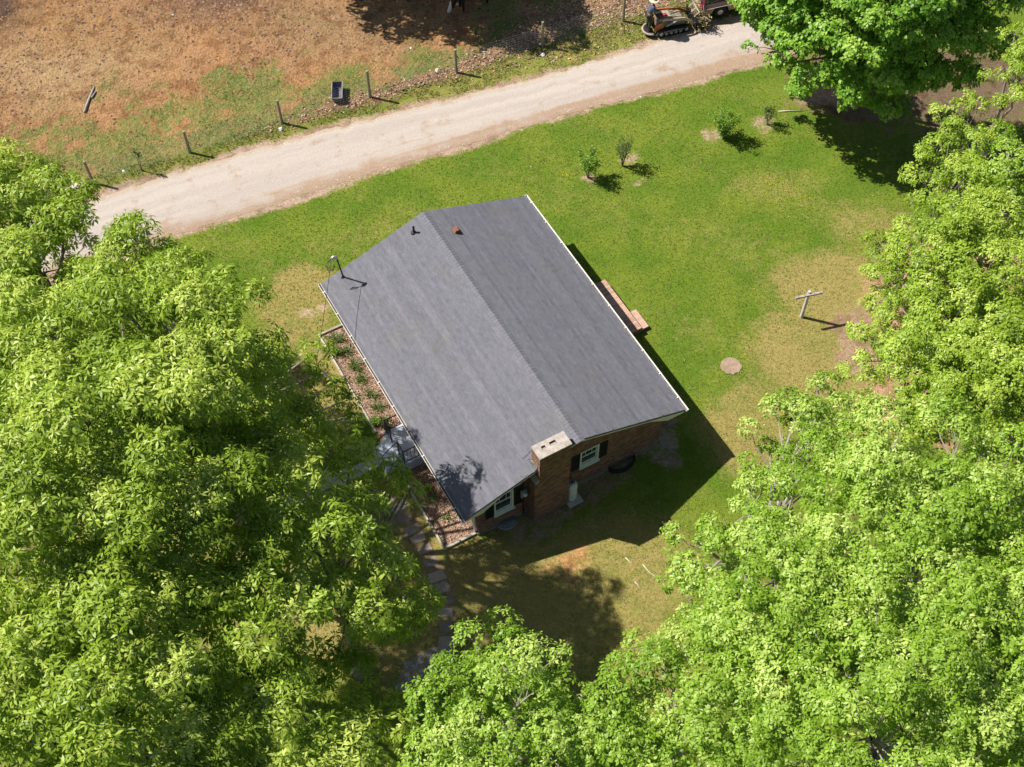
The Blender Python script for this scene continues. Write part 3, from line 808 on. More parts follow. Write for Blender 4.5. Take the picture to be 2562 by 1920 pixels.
lay(cb, lambda t, y, z: (y, -1.85 + t, z), WX1 + .01, CX1, 0.02, flat(ZS), [], -1)
lay(cb, lambda t, y, z: (y, CY1 + t, z), WX1 + .01, CX1, 0.02, flat(ZS), [], 1)
lay(cb, lambda t, y, z: (y, CY0 + t, z), CX0, CX1, ZS, flat(CZ - .06), [], -1)
lay(cb, lambda t, y, z: (y, CY1 + t, z), CX0, CX1, ZS, flat(CZ - .06), [], 1)
lay(cb, lambda t, y, z: (CX0 + t, y, z), CY0, CY1, ZS, flat(CZ - .06), [], -1)
tag(cb.build('brickwork', M['brick'], chim), kind='stuff')
cp = MB()
xs = [CX0 - .015, 11.535, 11.545, 11.675, 11.685, CX1 + .015]; ys = [CY0 - .015, -1.415, -1.262, -1.092, -0.852, CY1 + .015]
hol = [(11.545, 11.685, -1.415, -1.262), (11.535, 11.675, -1.092, -0.852)]
for i in range(5):
    for j in range(5):
        a, b, c_, d_ = xs[i], xs[i + 1], ys[j], ys[j + 1]
        mx, my = (a + b) / 2, (c_ + d_) / 2
        if any(h[0] < mx < h[1] and h[2] < my < h[3] for h in hol): continue
        cp.add([(a, c_, CZ), (b, c_, CZ), (b, d_, CZ), (a, d_, CZ)], [(0, 1, 2, 3)])
soot_shade = MB()  # black flue walls: soot and the deep shaft's shade in one colour
for (a, b, c_, d_) in hol:
    soot_shade.add([(a, c_, CZ), (b, c_, CZ), (b, d_, CZ), (a, d_, CZ), (a, c_, CZ - .35), (b, c_, CZ - .35), (b, d_, CZ - .35), (a, d_, CZ - .35)], [(0, 4, 5, 1), (1, 5, 6, 2), (2, 6, 7, 3), (3, 7, 4, 0)])
a, b, c_, d_ = xs[0], xs[-1], ys[0], ys[-1]
cp.add([(a, c_, CZ), (b, c_, CZ), (b, d_, CZ), (a, d_, CZ), (a, c_, CZ - .075), (b, c_, CZ - .075), (b, d_, CZ - .075), (a, d_, CZ - .075)], [(0, 4, 5, 1), (1, 5, 6, 2), (2, 6, 7, 3), (3, 7, 4, 0)])
cp.build('cap', M['pale_concrete'], chim); soot_shade.build('flue_lining', M['black_paint'], chim)
mb = MB()
for (ha, hb, hc_, hd) in hol: mb.box(ha + .012, hb - .012, hc_ + .012, hd - .012, CZ - .346, CZ - .30)
mb.build('flue', M['black_paint'], chim)
fl = MB()                                                                       # flashing where the stack meets the roof edge
for y, dy in ((CY0 - 0.02, -0.10), (CY1 + 0.02, 0.08)):
    z = ZR - abs(y) * SLOPE
    fl.add([(CX0 - .08, y, z + .02), (RL, y, z + .02), (RL, y + dy, z + .02 - SLOPE * (1 if dy > 0 else -1) * -dy * (1 if y < 0 else -1)), (CX0 - .08, y + dy, z + .02 - SLOPE * (1 if dy > 0 else -1) * -dy * (1 if y < 0 else -1)), (CX0 - .08, y, z + .17), (RL, y, z + .17)], [(0, 1, 2, 3), (0, 4, 5, 1), (3, 2, 1, 0), (1, 5, 4, 0)])
fl.build('flashing', M['galv'], chim)

# roof fittings
vp = MB(); p = roof_pt(-1, 0.57, 0.74)
vp.lathe([(0.13, -0.04), (0.10, 0.03), (0.045, 0.07), (0.045, 0.34), (0.034, 0.34), (0.034, 0.2)], 12, p)
vp.build('vent_pipe', M['black_plastic'], house, smooth=False)
rv = MB(); p = roof_pt(1, 1.31, 0.83)
rv.prism([(-0.12, 0.0), (0.12, -0.07), (0.13, 0.03), (0.05, 0.17), (-0.08, 0.17), (-0.13, 0.08)], -0.11, 0.11, 'x')
rv.v = [(q[0] + p.x, q[1] + p.y, q[2] + p.z) for q in rv.v]
rv.build('roof_vent', M['rust'], house)
ms = empty('service_mast', roof_pt(-1, 0.35, 3.74 / COSP)); ms.parent = house
pl = MB(); top = Vector((0.12, -0.16, 1.38))
pl.tube([(0, 0, -0.12), (0.01, -.01, .1), top], 0.032, 10); pl.lathe([(0.11, -0.05), (0.06, 0.03), (0.035, 0.08)], 10); pl.build('pole', M['dark_metal'], ms)
wh = MB(); wh.tube([top + Vector((0, 0, -.02)), top + Vector((-.01, -.02, .06)), top + Vector((-.04, -.10, .10)), top + Vector((-.05, -.20, .05))], [0.05, 0.07, 0.075, 0.05], 10)
wh.build('weatherhead', M['galv'], ms, smooth=True)
cbm = MB()
for k in range(3):
    a = top + Vector((-.05, -.2, .03)); o = 0.05 * k
    cbm.tube([a, a + Vector((-.02, -.14 - o, -.15)), a + Vector((.03, -.14 - o, -.5)), a + Vector((.10, -.02, -.60 + o)), a + Vector((.12, .04, -.3))], 0.009, 5)
cbm.build('cable_loop', M['black_plastic'], ms)
mt_ = empty('electric_meter', (WX1 + 0.02, -2.05, 1.72)); mt_.parent = house
MB().box(-0.018, 0.10, -0.12, 0.12, -0.32, 0.16).build('meter_box', M['grey_metal'], mt_, bevel=0.01)
q = MB(); q.lathe([(0.085, 0.10), (0.085, 0.19), (0.06, 0.225), (0.0, 0.235)], 16, (0, 0, 0), 'x'); q.build('dome', M['trim_paint'], mt_, smooth=True)
q = MB(); q.tube([(0.04, 0, -0.32), (0.04, 0, -1.70)], 0.025, 8); q.tube([(0.04, 0, 0.16), (0.04, 0, 1.0)], 0.025, 8); q.build('conduit', M['dark_metal'], mt_)

# the service wire running off over the trees
wm = MB(); t0 = hw(0.35 + .07, -3.74 - .36, 0); T0 = Vector((t0.x, t0.y, ZR - 3.74 * SLOPE + 1.40))
E0 = Vector((-7.9, 15.0, 6.4)); pts = []
for k in range(25):
    t = k / 24; p = T0.lerp(E0, t); p.z -= 4 * 1.55 * t * (1 - t); pts.append(p)
wm.tube(pts, 0.011, 5)
tag(wm.build('service_wire', M['black_plastic']), 'thin black service wire running from the roof mast into the trees', 'wire')

# ------------------------------------------------------------------ porches, beds and things against the house
porch = empty('porch', hw(6.95, -4.45), HTH, 'grey painted west porch landing with black railings', 'porch')
def porch_l(u, v): return (u - 6.95, v + 4.45)
(x0, y0), (x1, y1) = porch_l(6.10, -5.05), porch_l(7.80, -3.92)
MB().box(x0, x1, y0, y1, 0, 0.50).build('landing', M['porch_paint'], porch, bevel=0.012)
for k in range(2):
    MB().box(x0 + .25, x1 - .25, y0 - .32 * (k + 1), y0 - .32 * k - .003, 0, 0.335 - 0.165 * k).build('step', M['porch_paint'], porch, bevel=0.012)
for xr in (x0 + 0.07, x1 - 0.07):
    rl = empty('railing', (xr, 0, 0.5)); rl.parent = porch
    MB().tube([(0, y1 - .02, .86), (0, y0 + .07, .86)], 0.022, 6).build('top_rail', M['dark_metal'], rl)
    MB().tube([(0, y1 - .02, .10), (0, y0 + .07, .10)], 0.015, 6).build('bottom_rail', M['dark_metal'], rl)
    for yy in (y0 + .07, y1 - .03): MB().tube([(0, yy, 0), (0, yy, .90)], 0.024, 6).build('post', M['dark_metal'], rl)
    n = 7
    for k in range(1, n): yy = y0 + .07 + (y1 - y0 - .1) * k / n; MB().tube([(0, yy, .10), (0, yy, .86)], 0.010, 5).build('baluster', M['dark_metal'], rl)
for xr, xg in ((x0 + 0.07, x0 + .55), (x1 - 0.07, x1 - .55)):
    rl = empty('railing', (0, y0 + .07, 0.5)); rl.parent = porch
    MB().tube([(xr, 0, .86), (xg, 0, .86)], 0.022, 6).build('top_rail', M['dark_metal'], rl)
    MB().tube([(xr, 0, .10), (xg, 0, .10)], 0.015, 6).build('bottom_rail', M['dark_metal'], rl)
    MB().tube([(xg, 0, 0), (xg, 0, .90)], 0.024, 6).build('post', M['dark_metal'], rl)
    for k in (1, 2, 3): xx = xr + (xg - xr) * k / 4; MB().tube([(xx, 0, .10), (xx, 0, .86)], 0.010, 5).build('baluster', M['dark_metal'], rl)
    MB().tube([(xg, 0, .86), (xg, -.4, .62), (xg, -.68, .34)], 0.02, 6).build('hand_rail', M['dark_metal'], rl)
    MB().tube([(xg, -.66, -.34), (xg, -.66, .36)], 0.02, 6).build('post', M['dark_metal'], rl)

stoop = empty('brick_stoop', hw(5.37, 5.0), HTH, 'long reddish brick stoop with a step along the east wall', 'stoop')
(x0, y0), (x1, y1) = (3.95 - 5.37, WY + .04 - 5.0), (6.76 - 5.37, 6.12 - 5.0)
MB().box(x0 + .01, x1 - .01, y0, y1 - .01, 0, 0.28).build('base', M['brick'], stoop)
n = 26
for k in range(n):
    a = x0 + (x1 - x0) * k / n; b = x0 + (x1 - x0) * (k + 1) / n
    ym = y0 + (y1 - y0) * 0.5
    for (ya, yb) in ((y0, ym - .004), (ym + .004, y1)):
        pv = MB(); pv.tone = random.gauss(0.5, 0.18); zt = 0.35 + random.uniform(-.002, .003)
        pv.box(a + .004, b - .004, ya, yb, 0.281, zt); pv.build('paver', M['paver'], stoop)
(x0, y0), (x1, y1) = (5.76 - 5.37, 6.125 - 5.0), (6.73 - 5.37, 6.49 - 5.0)
MB().box(x0 + .01, x1 - .01, y0, y1 - .01, 0, 0.12).build('step_base', M['brick'], stoop)
for k in range(9):
    a = x0 + (x1 - x0) * k / 9; b = x0 + (x1 - x0) * (k + 1) / 9
    pv = MB(); pv.tone = random.gauss(0.72, 0.10); pv.box(a + .003, b - .003, y0, y1, 0.121, 0.18); pv.build('paver', M['paver'], stoop)

# mulch bed with timber edging along the west wall
bed_pts = [hw(0.50, -5.24), hw(0.42, -3.93), hw(11.45, -3.93), hw(11.36, -5.24)]
patch('mulch_bed', [tuple(p.to_2d()) for p in bed_pts], 0.014, M['mulch'], 0.02, 'reddish bark mulch bed along the west wall')
edg = empty('bed_edging', hw(0.5, -5.24), HTH, 'weathered timber edging boards around the mulch bed', 'edging')
def board(u0, u1, v0, v1, tone, jit=0.0):
    m_ = MB(); m_.tone = tone; m_.box(u0 - .5, u1 - .5, v0 + 5.24, v1 + 5.24, 0, 0.10 + jit); m_.build('board', M['old_wood'], edg, bevel=0.008)
board(0.46, 0.55, -5.19, -3.94, 0.3)
us = [0.46, 2.45, 4.05, 5.72]
for a, b in zip(us[:-1], us[1:]): board(a + .006, b - .006, -5.265 + random.uniform(-.012, .012), -5.195, random.uniform(.45, .8), random.uniform(-.012, .012))
us = [7.95, 9.15, 10.3, 11.40]
for a, b in zip(us[:-1], us[1:]): board(a + .006, b - .006, -5.265 + random.uniform(-.012, .012), -5.195, random.uniform(.45, .8), random.uniform(-.012, .012))
board(11.31, 11.40, -5.19, -3.94, 0.5)

cyl_pad = MB(); p = hw(11.88, -0.16)
cyl_pad.box(-.28, .28, -.30, .30, 0, 0.08); o = cyl_pad.build('concrete_pad', M['concrete'], None, p, bevel=0.01); o.rotation_euler.z = HTH
tag(o, 'square concrete pad under the gas cylinder', 'pad')
cy = empty('gas_cylinder', hw(11.83, -0.18, 0.08), HTH, 'tall pale green gas cylinder standing beside the chimney', 'gas cylinder')
M['tank'] = pmat('tank_paint', (0.62, 0.68, 0.60), (0.50, 0.56, 0.49), 4, 0.45, coat=0.2)
t_ = MB(); t_.lathe([(0.165, 0.0), (0.165, 0.04), (0.185, 0.08), (0.19, 0.13), (0.19, 0.95), (0.175, 1.03), (0.13, 1.09), (0.05, 1.115), (0.0, 1.12)], 20); t_.build('tank', M['tank'], cy, smooth=True)
t_ = MB(); t_.lathe([(0.09, 1.08), (0.09, 1.22), (0.08, 1.22), (0.08, 1.08)], 14, ang0=.6, ang1=5.6); t_.build('collar', M['grey_metal'], cy)
t_ = MB(); t_.tube([(0, 0, 1.10), (0, 0, 1.20)], 0.025, 8); t_.tube([(0, 0, 1.17), (-.1, .02, 1.19), (-.25, 0.02, 1.1)], 0.012, 6); t_.build('valve', M['dark_metal'], cy)

well = empty('window_well', hw(11.49, 2.2), HTH, 'half-round black metal window well at the foot of the brick gable', 'window well')
prof = []; w_ = MB(); n = 28
for j in range(7):
    z = -0.02 + 0.32 * j / 6; r = 0.0 + (0.012 if j % 2 else 0)
    for k in range(n + 1):
        t = -math.pi / 2 + math.pi * k / n; prof.append(((0.56 + r) * math.cos(t) * .62, (0.56 + r) * math.sin(t), z))
w_.add(prof, [(j * (n + 1) + k, j * (n + 1) + k + 1, (j + 1) * (n + 1) + k + 1, (j + 1) * (n + 1) + k) for j in range(6) for k in range(n)])
o = w_.build('shell', M['dark_metal'], well); so = o.modifiers.new('thick', 'SOLIDIFY'); so.thickness = 0.025
w_ = MB(); w_.add([(0.0, -.52, .05)] + [(0.52 * math.cos(-math.pi / 2 + math.pi * k / 16) * .62, 0.52 * math.sin(-math.pi / 2 + math.pi * k / 16), .05) for k in range(17)], [tuple(range(18))]); w_.build('floor', M['gravel'], well)

cov = empty('window_well_cover', hw(11.49, -2.72), HTH, 'low clear plastic cover over the window well left of the chimney', 'cover')
mt, nt, bs = new_mat('cloudy_plastic'); bs.inputs['Base Color'].default_value = (0.13, 0.17, 0.19, 1); bs.inputs['Roughness'].default_value = 0.25; bs.inputs['Transmission Weight'].default_value = 0.35
M['cloudy'] = mt
w_ = MB(); V = []; n = 20
for j in range(6):
    ph = math.pi / 2 * j / 5
    for k in range(n + 1):
        t = -math.pi / 2 + math.pi * k / n; V.append((0.28 * math.cos(t) * math.cos(ph), 0.36 * math.sin(t) * math.cos(ph), 0.05 + 0.16 * math.sin(ph)))
w_.add(V, [(j * (n + 1) + k, j * (n + 1) + k + 1, (j + 1) * (n + 1) + k + 1, (j + 1) * (n + 1) + k) for j in range(5) for k in range(n)])
w_.build('bubble', M['cloudy'], cov, smooth=True)
w_ = MB(); w_.tube([(0.30 * math.cos(-math.pi / 2 + math.pi * k / 20), 0.38 * math.sin(-math.pi / 2 + math.pi * k / 20), .03) for k in range(21)], 0.025, 6); w_.build('rim', M['grey_metal'], cov)
# ------------------------------------------------------------------ stepping stones
ORD = ['first', 'second', 'third', 'fourth', 'fifth', 'sixth', 'seventh', 'eighth', 'ninth', 'tenth', 'eleventh', 'twelfth', 'thirteenth']
STONES = [(-4.64, 22.24, -31), (-4.23, 21.93, -28), (-3.99, 21.44, -27), (-3.68, 20.98, -27), (-3.45, 20.63, -25), (-3.17, 20.20, -23), (-2.94, 19.68, -20), (-2.71, 19.13, -17), (-2.54, 18.69, -14), (-2.38, 18.19, -8), (-2.37, 17.74, -3), (-2.34, 17.17, 0), (-2.30, 16.68, 3)]
for k, (x, y, a) in enumerate(STONES):
    w, d = 0.55 + random.uniform(-.06, .04), 0.38 + random.uniform(-.05, .03)
    mb = MB(); mb.tone = random.gauss(.5, .18)
    pts = []
    for (sx, sy) in ((-1, -1), (1, -1), (1, 1), (-1, 1)): pts.append((sx * w / 2 + random.uniform(-.045, .045), sy * d / 2 + random.uniform(-.04, .04)))
    mb.prism(pts, -0.02, random.uniform(.012, .030), 'z')
    o = mb.build('stepping_stone', M['step_stone'], None, (x, y, 0), bevel=0.012)
    o.rotation_euler = (random.uniform(-.02, .02), random.uniform(-.02, .02), math.radians(-a))
    n = len(STONES) - 1 - k
    tag(o, 'tan rectangular stepping stone, %s counting up from the gravel patch' % ORD[n], 'stepping stone', 'stepping stones between the gravel patch and the porch')

# ------------------------------------------------------------------ wire fence
fence = empty('wire_fence', _f0, 0, 'woven wire fence on weathered round wooden posts along the pasture', 'fence')
FP = [gp(*p) for p in FENCE_PX]
step = (FP[-1] - FP[0]) / (len(FP) - 1)
ext = [FP[0] - step, *FP, FP[-1] + step]; exh = [1.4, *FENCE_H, 1.45]
for p, h in zip(ext[:], exh[:]):
    mb = MB(); r = random.uniform(.062, .075); lx, ly = random.uniform(-.02, .02), random.uniform(-.02, .02)
    mb.tube([(0, 0, -.05), (lx * .4, ly * .4, h * .45), (lx, ly, h - .02), (lx, ly, h)], [r * 1.06, r, r * .95, r * .80], 10)
    mb.build('post', M['post_wood'], fence, p - _f0)
for k in range(10):
    z = 0.06 + 0.118 * k * (1 + 0.012 * k); mb = MB(); pts = []
    for a, b in zip(ext[:-1], ext[1:]):
        for t in (0, .25, .5, .75):
            q = a.lerp(b, t); pts.append((q.x - _f0.x, q.y - _f0.y, z - 0.02 * math.sin(math.pi * t) + random.uniform(-.004, .004)))
    mb.tube(pts, 0.0040, 4, False); mb.build('wire', M['galv'], fence, tuple(Vector((FNOR.x, FNOR.y, 0)) * -0.07))
mb = MB(); L = (ext[-1] - ext[0]).length; d = (ext[-1] - ext[0]).normalized(); n = int(L / 0.16)
for k in range(n):
    q = ext[0] + d * (L * k / n) - _f0; mb.tube([(q.x, q.y, .06), (q.x, q.y, 1.20)], 0.0018, 3, False)
tag(mb.build('stay_wires', M['galv'], fence, tuple(Vector((FNOR.x, FNOR.y, 0)) * -0.07)), kind='stuff')

# ------------------------------------------------------------------ feed trough, stick, log, scraps
ta, tb = gp(780 + 880 / 13.82, 160 + 590 / 13.82, .4), gp(780 + 860 / 13.82, 160 + 1170 / 13.82, .4)
dirv = (ta - tb).to_2d(); tl = dirv.length; ang = math.atan2(dirv.y, dirv.x); cen = (ta + tb) / 2
tr = empty('feed_trough', (cen.x, cen.y, 0), ang, 'black plastic feed trough lying in the pasture near the fence', 'trough')
L, W_, Hh = tl / 2, 0.24, 0.36
def trough_shell():
    o = [(-L, -W_, Hh), (L, -W_, Hh), (L, W_, Hh), (-L, W_, Hh)]; b = [(-L + .08, -W_ + .09, 0), (L - .08, -W_ + .09, 0), (L - .08, W_ - .09, 0), (-L + .08, W_ - .09, 0)]
    i = [(x * .965, y * .90, z) for x, y, z in o]; ib = [(x * .96, y * .88, .03) for x, y, z in b]
    mb = MB(); mb.add(o + b + i + ib, [(0, 4, 5, 1), (1, 5, 6, 2), (2, 6, 7, 3), (3, 7, 4, 0), (4, 7, 6, 5), (0, 1, 9, 8), (1, 2, 10, 9), (2, 3, 11, 10), (3, 0, 8, 11), (8, 9, 13, 12), (9, 10, 14, 13), (10, 11, 15, 14), (11, 8, 12, 15), (12, 13, 14, 15)]); return mb
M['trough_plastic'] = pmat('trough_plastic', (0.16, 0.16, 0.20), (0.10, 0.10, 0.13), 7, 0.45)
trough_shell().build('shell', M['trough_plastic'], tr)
rim = MB(); rim.tube([(-L, -W_, Hh), (L, -W_, Hh), (L, W_, Hh), (-L, W_, Hh), (-L, -W_, Hh)], 0.02, 6); rim.build('rim', M['grey_wood'], tr)
ft = MB()
for sx in (-1, 1): ft.box(sx * (L - .12) - .03, sx * (L - .12) + .03, -W_ + .06, W_ - .06, -0.01, 0.06)
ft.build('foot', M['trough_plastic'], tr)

def stick(name, pts, r, mat, label, cat, forks=()):
    c = Vector(pts[0]); mb = MB()
    mb.tube([Vector(p) - c for p in pts], [r * (1 - .5 * i / (len(pts) - 1)) for i in range(len(pts))], 7)
    for f in forks: mb.tube([Vector(p) - c for p in f], [r * .7, r * .4][:len(f)] if len(f) == 2 else r * .6, 6)
    o = mb.build(name, mat, None, c, smooth=True); return tag(o, label, cat)
a, b, c_ = gp(211, 282, .05), gp(222, 250, .07), gp(236, 217, .06)
stick('fallen_branch', [a, b, c_], 0.075, M['grey_wood'], 'forked bare branch lying on the pasture soil', 'branch', [[gp(229, 245, .06), gp(240, 229, .05)]])
l0, l1, l2 = gp(160, 483, .10), gp(196, 468, .14), gp(229, 454, .12)
mb = MB(); mb.tube([Vector(p) - l0 for p in (l0, l1, l2)], [.10, .20, .07], 9); mb.tube([l0 + Vector((-.2, -.1, 0)) - l0, l0 + Vector((.3, .15, .03)) - l0], [.16, .10], 8)
tag(mb.build('fallen_log', M['pale_wood'], None, l0, smooth=True), 'pale bleached log lying at the foot of the leftmost fence post', 'log')
for k, (pa, pb, lab) in enumerate(((((1565, 1395), (1577, 1408), (1584, 1411)), None, 'short pale curved twig, topmost of the three on the dry lawn'), (((1608, 1412), (1624, 1432), (1632, 1438), (1650, 1450)), None, 'long pale crooked twig on the dry lawn near the right trees'), (((1588, 1456), (1596, 1464), (1602, 1474)), None, 'short pale curved twig, lowest of the three on the dry lawn'))):
    stick('twig', [gp(x, y, .015) for x, y in pa], 0.017, M['pale_wood'], lab, 'twig')
stick('twig', [gp(1948, 279, .03), gp(1975, 277.5, .05), gp(2008, 278, .03)], 0.028, M['pale_wood'], 'straight pale stick on the grass by the young saplings', 'twig')
M['litter_white'] = pmat('white_litter', (0.78, 0.78, 0.80), (0.6, 0.6, 0.64), 9, 0.5)
def scrap(px, py, s, label, mat='litter_white', cat='litter', name='litter_scrap'):
    mb = MB(); pts = []; n = 7; p = gp(px, py)
    for j in range(3):
        for k in range(n):
            t = 2 * math.pi * k / n; r = s * (1.0, .75, .25)[j] * random.uniform(.7, 1.2); pts.append((r * math.cos(t), r * math.sin(t), (0.005, .45 * s, .7 * s)[j] * random.uniform(.7, 1.2)))
    mb.add(pts, [(j * n + k, j * n + (k + 1) % n, (j + 1) * n + (k + 1) % n, (j + 1) * n + k) for j in range(2) for k in range(n)] + [tuple(2 * n + k for k in range(n))])
    return tag(mb.build(name, M[mat], None, p), label, cat)
scrap(1359, 138, .13, 'crumpled white litter beside the fence post under the tree shadow')
scrap(703, 324, .13, 'crumpled white and pink bag at the third post')
scrap(1095, 178, .17, 'pale flat rock lying in the leaf litter', 'pale_wood', 'rock', 'rock')
scrap(1603, 243, .06, 'small white scrap at the lawn edge of the road')
scrap(432, 38, .07, 'small white scrap on the upper pasture')
scrap(1028, 121, .07, 'small white scrap beside the pasture tree shadow')
scrap(310, 428, .08, 'small pale scrap in the pasture grass behind the leftmost post')

# ------------------------------------------------------------------ clothesline post, round lid
cl = empty('clothesline_post', gp(2004.8, 793.5), 0, 'weathered white wooden clothesline post with a crossarm on the lawn', 'clothesline post')
mb = MB(); mb.tube([(0, 0, -.05), (0.005, 0, .9), (0.0, 0, 1.72)], [.075, .07, .062], 12); mb.build('post', pmat('peeling_paint', (0.66, 0.62, 0.61), (0.42, 0.38, 0.36), 11, 0.8, 0.3, 50), cl)
a_, b_ = gp(1960 + 345 / 11.055, 680 + 640 / 11.055, 1.62), gp(1960 + 1095 / 11.055, 680 + 480 / 11.055, 1.62); dv = (b_ - a_).to_2d(); c0 = gp(2004.8, 793.5)
mb = MB(); hl = dv.length / 2; mb.box(-hl, hl, -.045, .045, 0, .09); o = mb.build('crossarm', M['grey_wood'], cl, (0.0, -.10, 1.55), bevel=.008); o.rotation_euler.z = math.atan2(dv.y, dv.x)
mb = MB()
for s in (-.8, -.35, .35, .8): mb.tube([(s * hl, 0, .09), (s * hl, 0, .13)], .012, 6)
mb.build('hooks', M['galv'], o)
p = gp(1829, 916); mb = MB(); n = 22; R = [0.42 * (1 + .05 * math.sin(3 * t + 1) + random.uniform(-.03, .03)) for t in range(n)]
mb.add([(r * math.cos(2 * math.pi * k / n), r * math.sin(2 * math.pi * k / n) * .98, -.02) for k, r in enumerate(R)] + [(r * .97 * math.cos(2 * math.pi * k / n), r * .95 * math.sin(2 * math.pi * k / n), .03) for k, r in enumerate(R)] + [(0, 0, .036)],
       [(k, (k + 1) % n, n + (k + 1) % n, n + k) for k in range(n)] + [(n + k, n + (k + 1) % n, 2 * n) for k in range(n)])
tag(mb.build('round_slab', pmat('dusty_slab', (0.36, 0.255, 0.185), (0.24, 0.17, 0.12), 5, 0.95, 0.4, 40), None, p, smooth=False), 'round dusty tan slab set flush in the lawn', 'slab')

# ------------------------------------------------------------------ skinned figures
def skin_obj(name, verts, edges, radii, mat, parent=None, loc=(0, 0, 0), sub=2, root=0):
    me = bpy.data.meshes.new(name); me.from_pydata([tuple(v) for v in verts], edges, [])
    o = link(name, me, mat, parent, loc)
    sk = o.modifiers.new('skin', 'SKIN'); sk.use_smooth_shade = True
    if not me.skin_vertices: me.skin_vertices.new()
    for i, r in enumerate(radii):
        r = r if hasattr(r, '__len__') else (r, r); me.skin_vertices[0].data[i].radius = r; me.skin_vertices[0].data[i].use_root = (i == root)
    ss = o.modifiers.new('sub', 'SUBSURF'); ss.levels = ss.render_levels = sub
    return o
M['skin'] = pmat('skin', (0.50, 0.30, 0.22), (0.44, 0.25, 0.18), 9, 0.6)
M['shirt'] = pmat('slate_shirt', (0.105, 0.115, 0.17), (0.07, 0.075, 0.115), 12, 0.9)
M['trousers'] = pmat('dark_trousers', (0.045, 0.04, 0.035), (0.03, 0.028, 0.025), 12, 0.9)
M['straw'] = pmat('straw', (0.66, 0.54, 0.38), (0.52, 0.42, 0.28), 40, 0.9)
M['boot'] = pmat('boot', (0.05, 0.035, 0.025), (0.03, 0.02, 0.016), 12, 0.8)

# ------------------------------------------------------------------ stand-on tracked loader
LA = math.radians(17.5)
lo_p = gp(1674, 72)
loader = empty('tracked_loader', lo_p, LA, 'small stand-on tracked loader carrying brush at the roadside', 'loader')
M['loader_grey'] = pmat('loader_grey', (0.24, 0.22, 0.17), (0.13, 0.12, 0.095), 6, 0.55, 0.1)
M['loader_orange'] = pmat('loader_orange', (0.46, 0.16, 0.05), (0.30, 0.10, 0.035), 7, 0.5, 0.1)
M['loader_cream'] = pmat('loader_cream', (0.46, 0.38, 0.27), (0.30, 0.24, 0.17), 7, 0.55)
for sy in (-1, 1):
    y0, y1 = sorted((sy * .26, sy * .50)); tk = empty('track', (0, 0, 0)); tk.parent = loader
    pr = []; 
    for k in range(9): t = math.pi / 2 + math.pi * k / 8; pr.append((-.62 + .19 * math.cos(t), .20 + .19 * math.sin(t)))
    for k in range(9): t = -math.pi / 2 + math.pi * k / 8; pr.append((.72 + .16 * math.cos(t), .17 + .16 * math.sin(t)))
    pr += [(.1, .40)]
    mb = MB(); n = len(pr); inn = [(p * .88 + .005, .2 + (q - .2) * .74) for p, q in pr]
    for ya, yb in ((y0, y1),):
        V = [(p, ya, q) for p, q in pr] + [(p, yb, q) for p, q in pr] + [(p, ya, q) for p, q in inn] + [(p, yb, q) for p, q in inn]
        F = []
        for i in range(n): j = (i + 1) % n; F += [(i, j, n + j, n + i), (2 * n + i, 3 * n + i, 3 * n + j, 2 * n + j), (i, 2 * n + i, 2 * n + j, j), (n + i, n + j, 3 * n + j, 3 * n + i)]
        mb.add(V, F)
    for i in range(-6, 8): mb.box(i * .1 - .02, i * .1 + .02, y0 + .005, y1 - .005, -.012, .012)
    mb.build('belt', M['rubber'], tk)
    for k, (x, r) in enumerate(((-.62, .13), (-.32, .08), (-.08, .08), (.16, .08), (.40, .08), (.72, .11))):
        w_ = MB(); w_.lathe([(r * .35, y0 + .02), (r, y0 + .03), (r, y1 - .03), (r * .35, y1 - .02)], 14, (x, 0, .035 + r + .01), 'y'); w_.build('roller', M['grey_metal'], tk)
    mb = MB(); mb.prism([(-.45, .22), (.55, .20), (.55, .30), (-.45, .33)], y0 + .04, y1 - .04, 'y'); mb.build('side_frame', M['loader_grey'], tk)
bd = MB(); bd.prism([(-.72, .34), (.70, .30), (.74, .55), (.52, .72), (-.10, .92), (-.62, .98), (-.74, .80)], -.255, .255, 'y'); bd.build('body', M['loader_grey'], loader, bevel=.03)
hd = MB(); hd.prism([(-.50, .99), (.48, .75), (.50, .79), (-.10, .98), (-.50, 1.05)], -.23, .23, 'y'); hd.build('hood', M['loader_cream'], loader, bevel=.01)
for sy in (-1, 1):
    y0, y1 = sorted((sy * .262, sy * .33)); pn = MB(); pn.prism([(-.92, .30), (-.50, .30), (-.42, .55), (-.55, .78), (-.88, .66)], y0, y1, 'y'); pn.build('side_panel', M['loader_orange'], loader, bevel=.02)
    am = empty('lift_arm', (0, 0, 0)); am.parent = loader
    y0, y1 = sorted((sy * .34, sy * .42)); a_ = MB(); a_.prism([(-.62, .92), (-.50, 1.04), (.55, .86), (1.02, .52), (1.10, .30), (1.0, .27), (.90, .46), (.5, .74), (-.45, .92)], y0, y1, 'y'); a_.build('beam', M['loader_orange'] if sy > 0 else M['loader_cream'], am, bevel=.01)
    c_ = MB(); c_.tube([(-.35, sy * .38, .55), (.1, sy * .38, .70)], .035, 8); c_.tube([(.1, sy * .38, .70), (.55, sy * .38, .80)], .02, 8); c_.build('cylinder', M['galv'], am)
cpn = MB(); cpn.prism([(-.80, .98), (-.52, 1.02), (-.52, 1.16), (-.74, 1.20)], -.22, .22, 'y'); cpn.build('control_panel', M['black_plastic'], loader, bevel=.015)
hb = MB(); hb.tube([(-.70, -.24, 1.0), (-.86, -.22, 1.17), (-.86, .22, 1.17), (-.70, .24, 1.0)], .02, 6); hb.build('hand_bar', M['dark_metal'], loader)
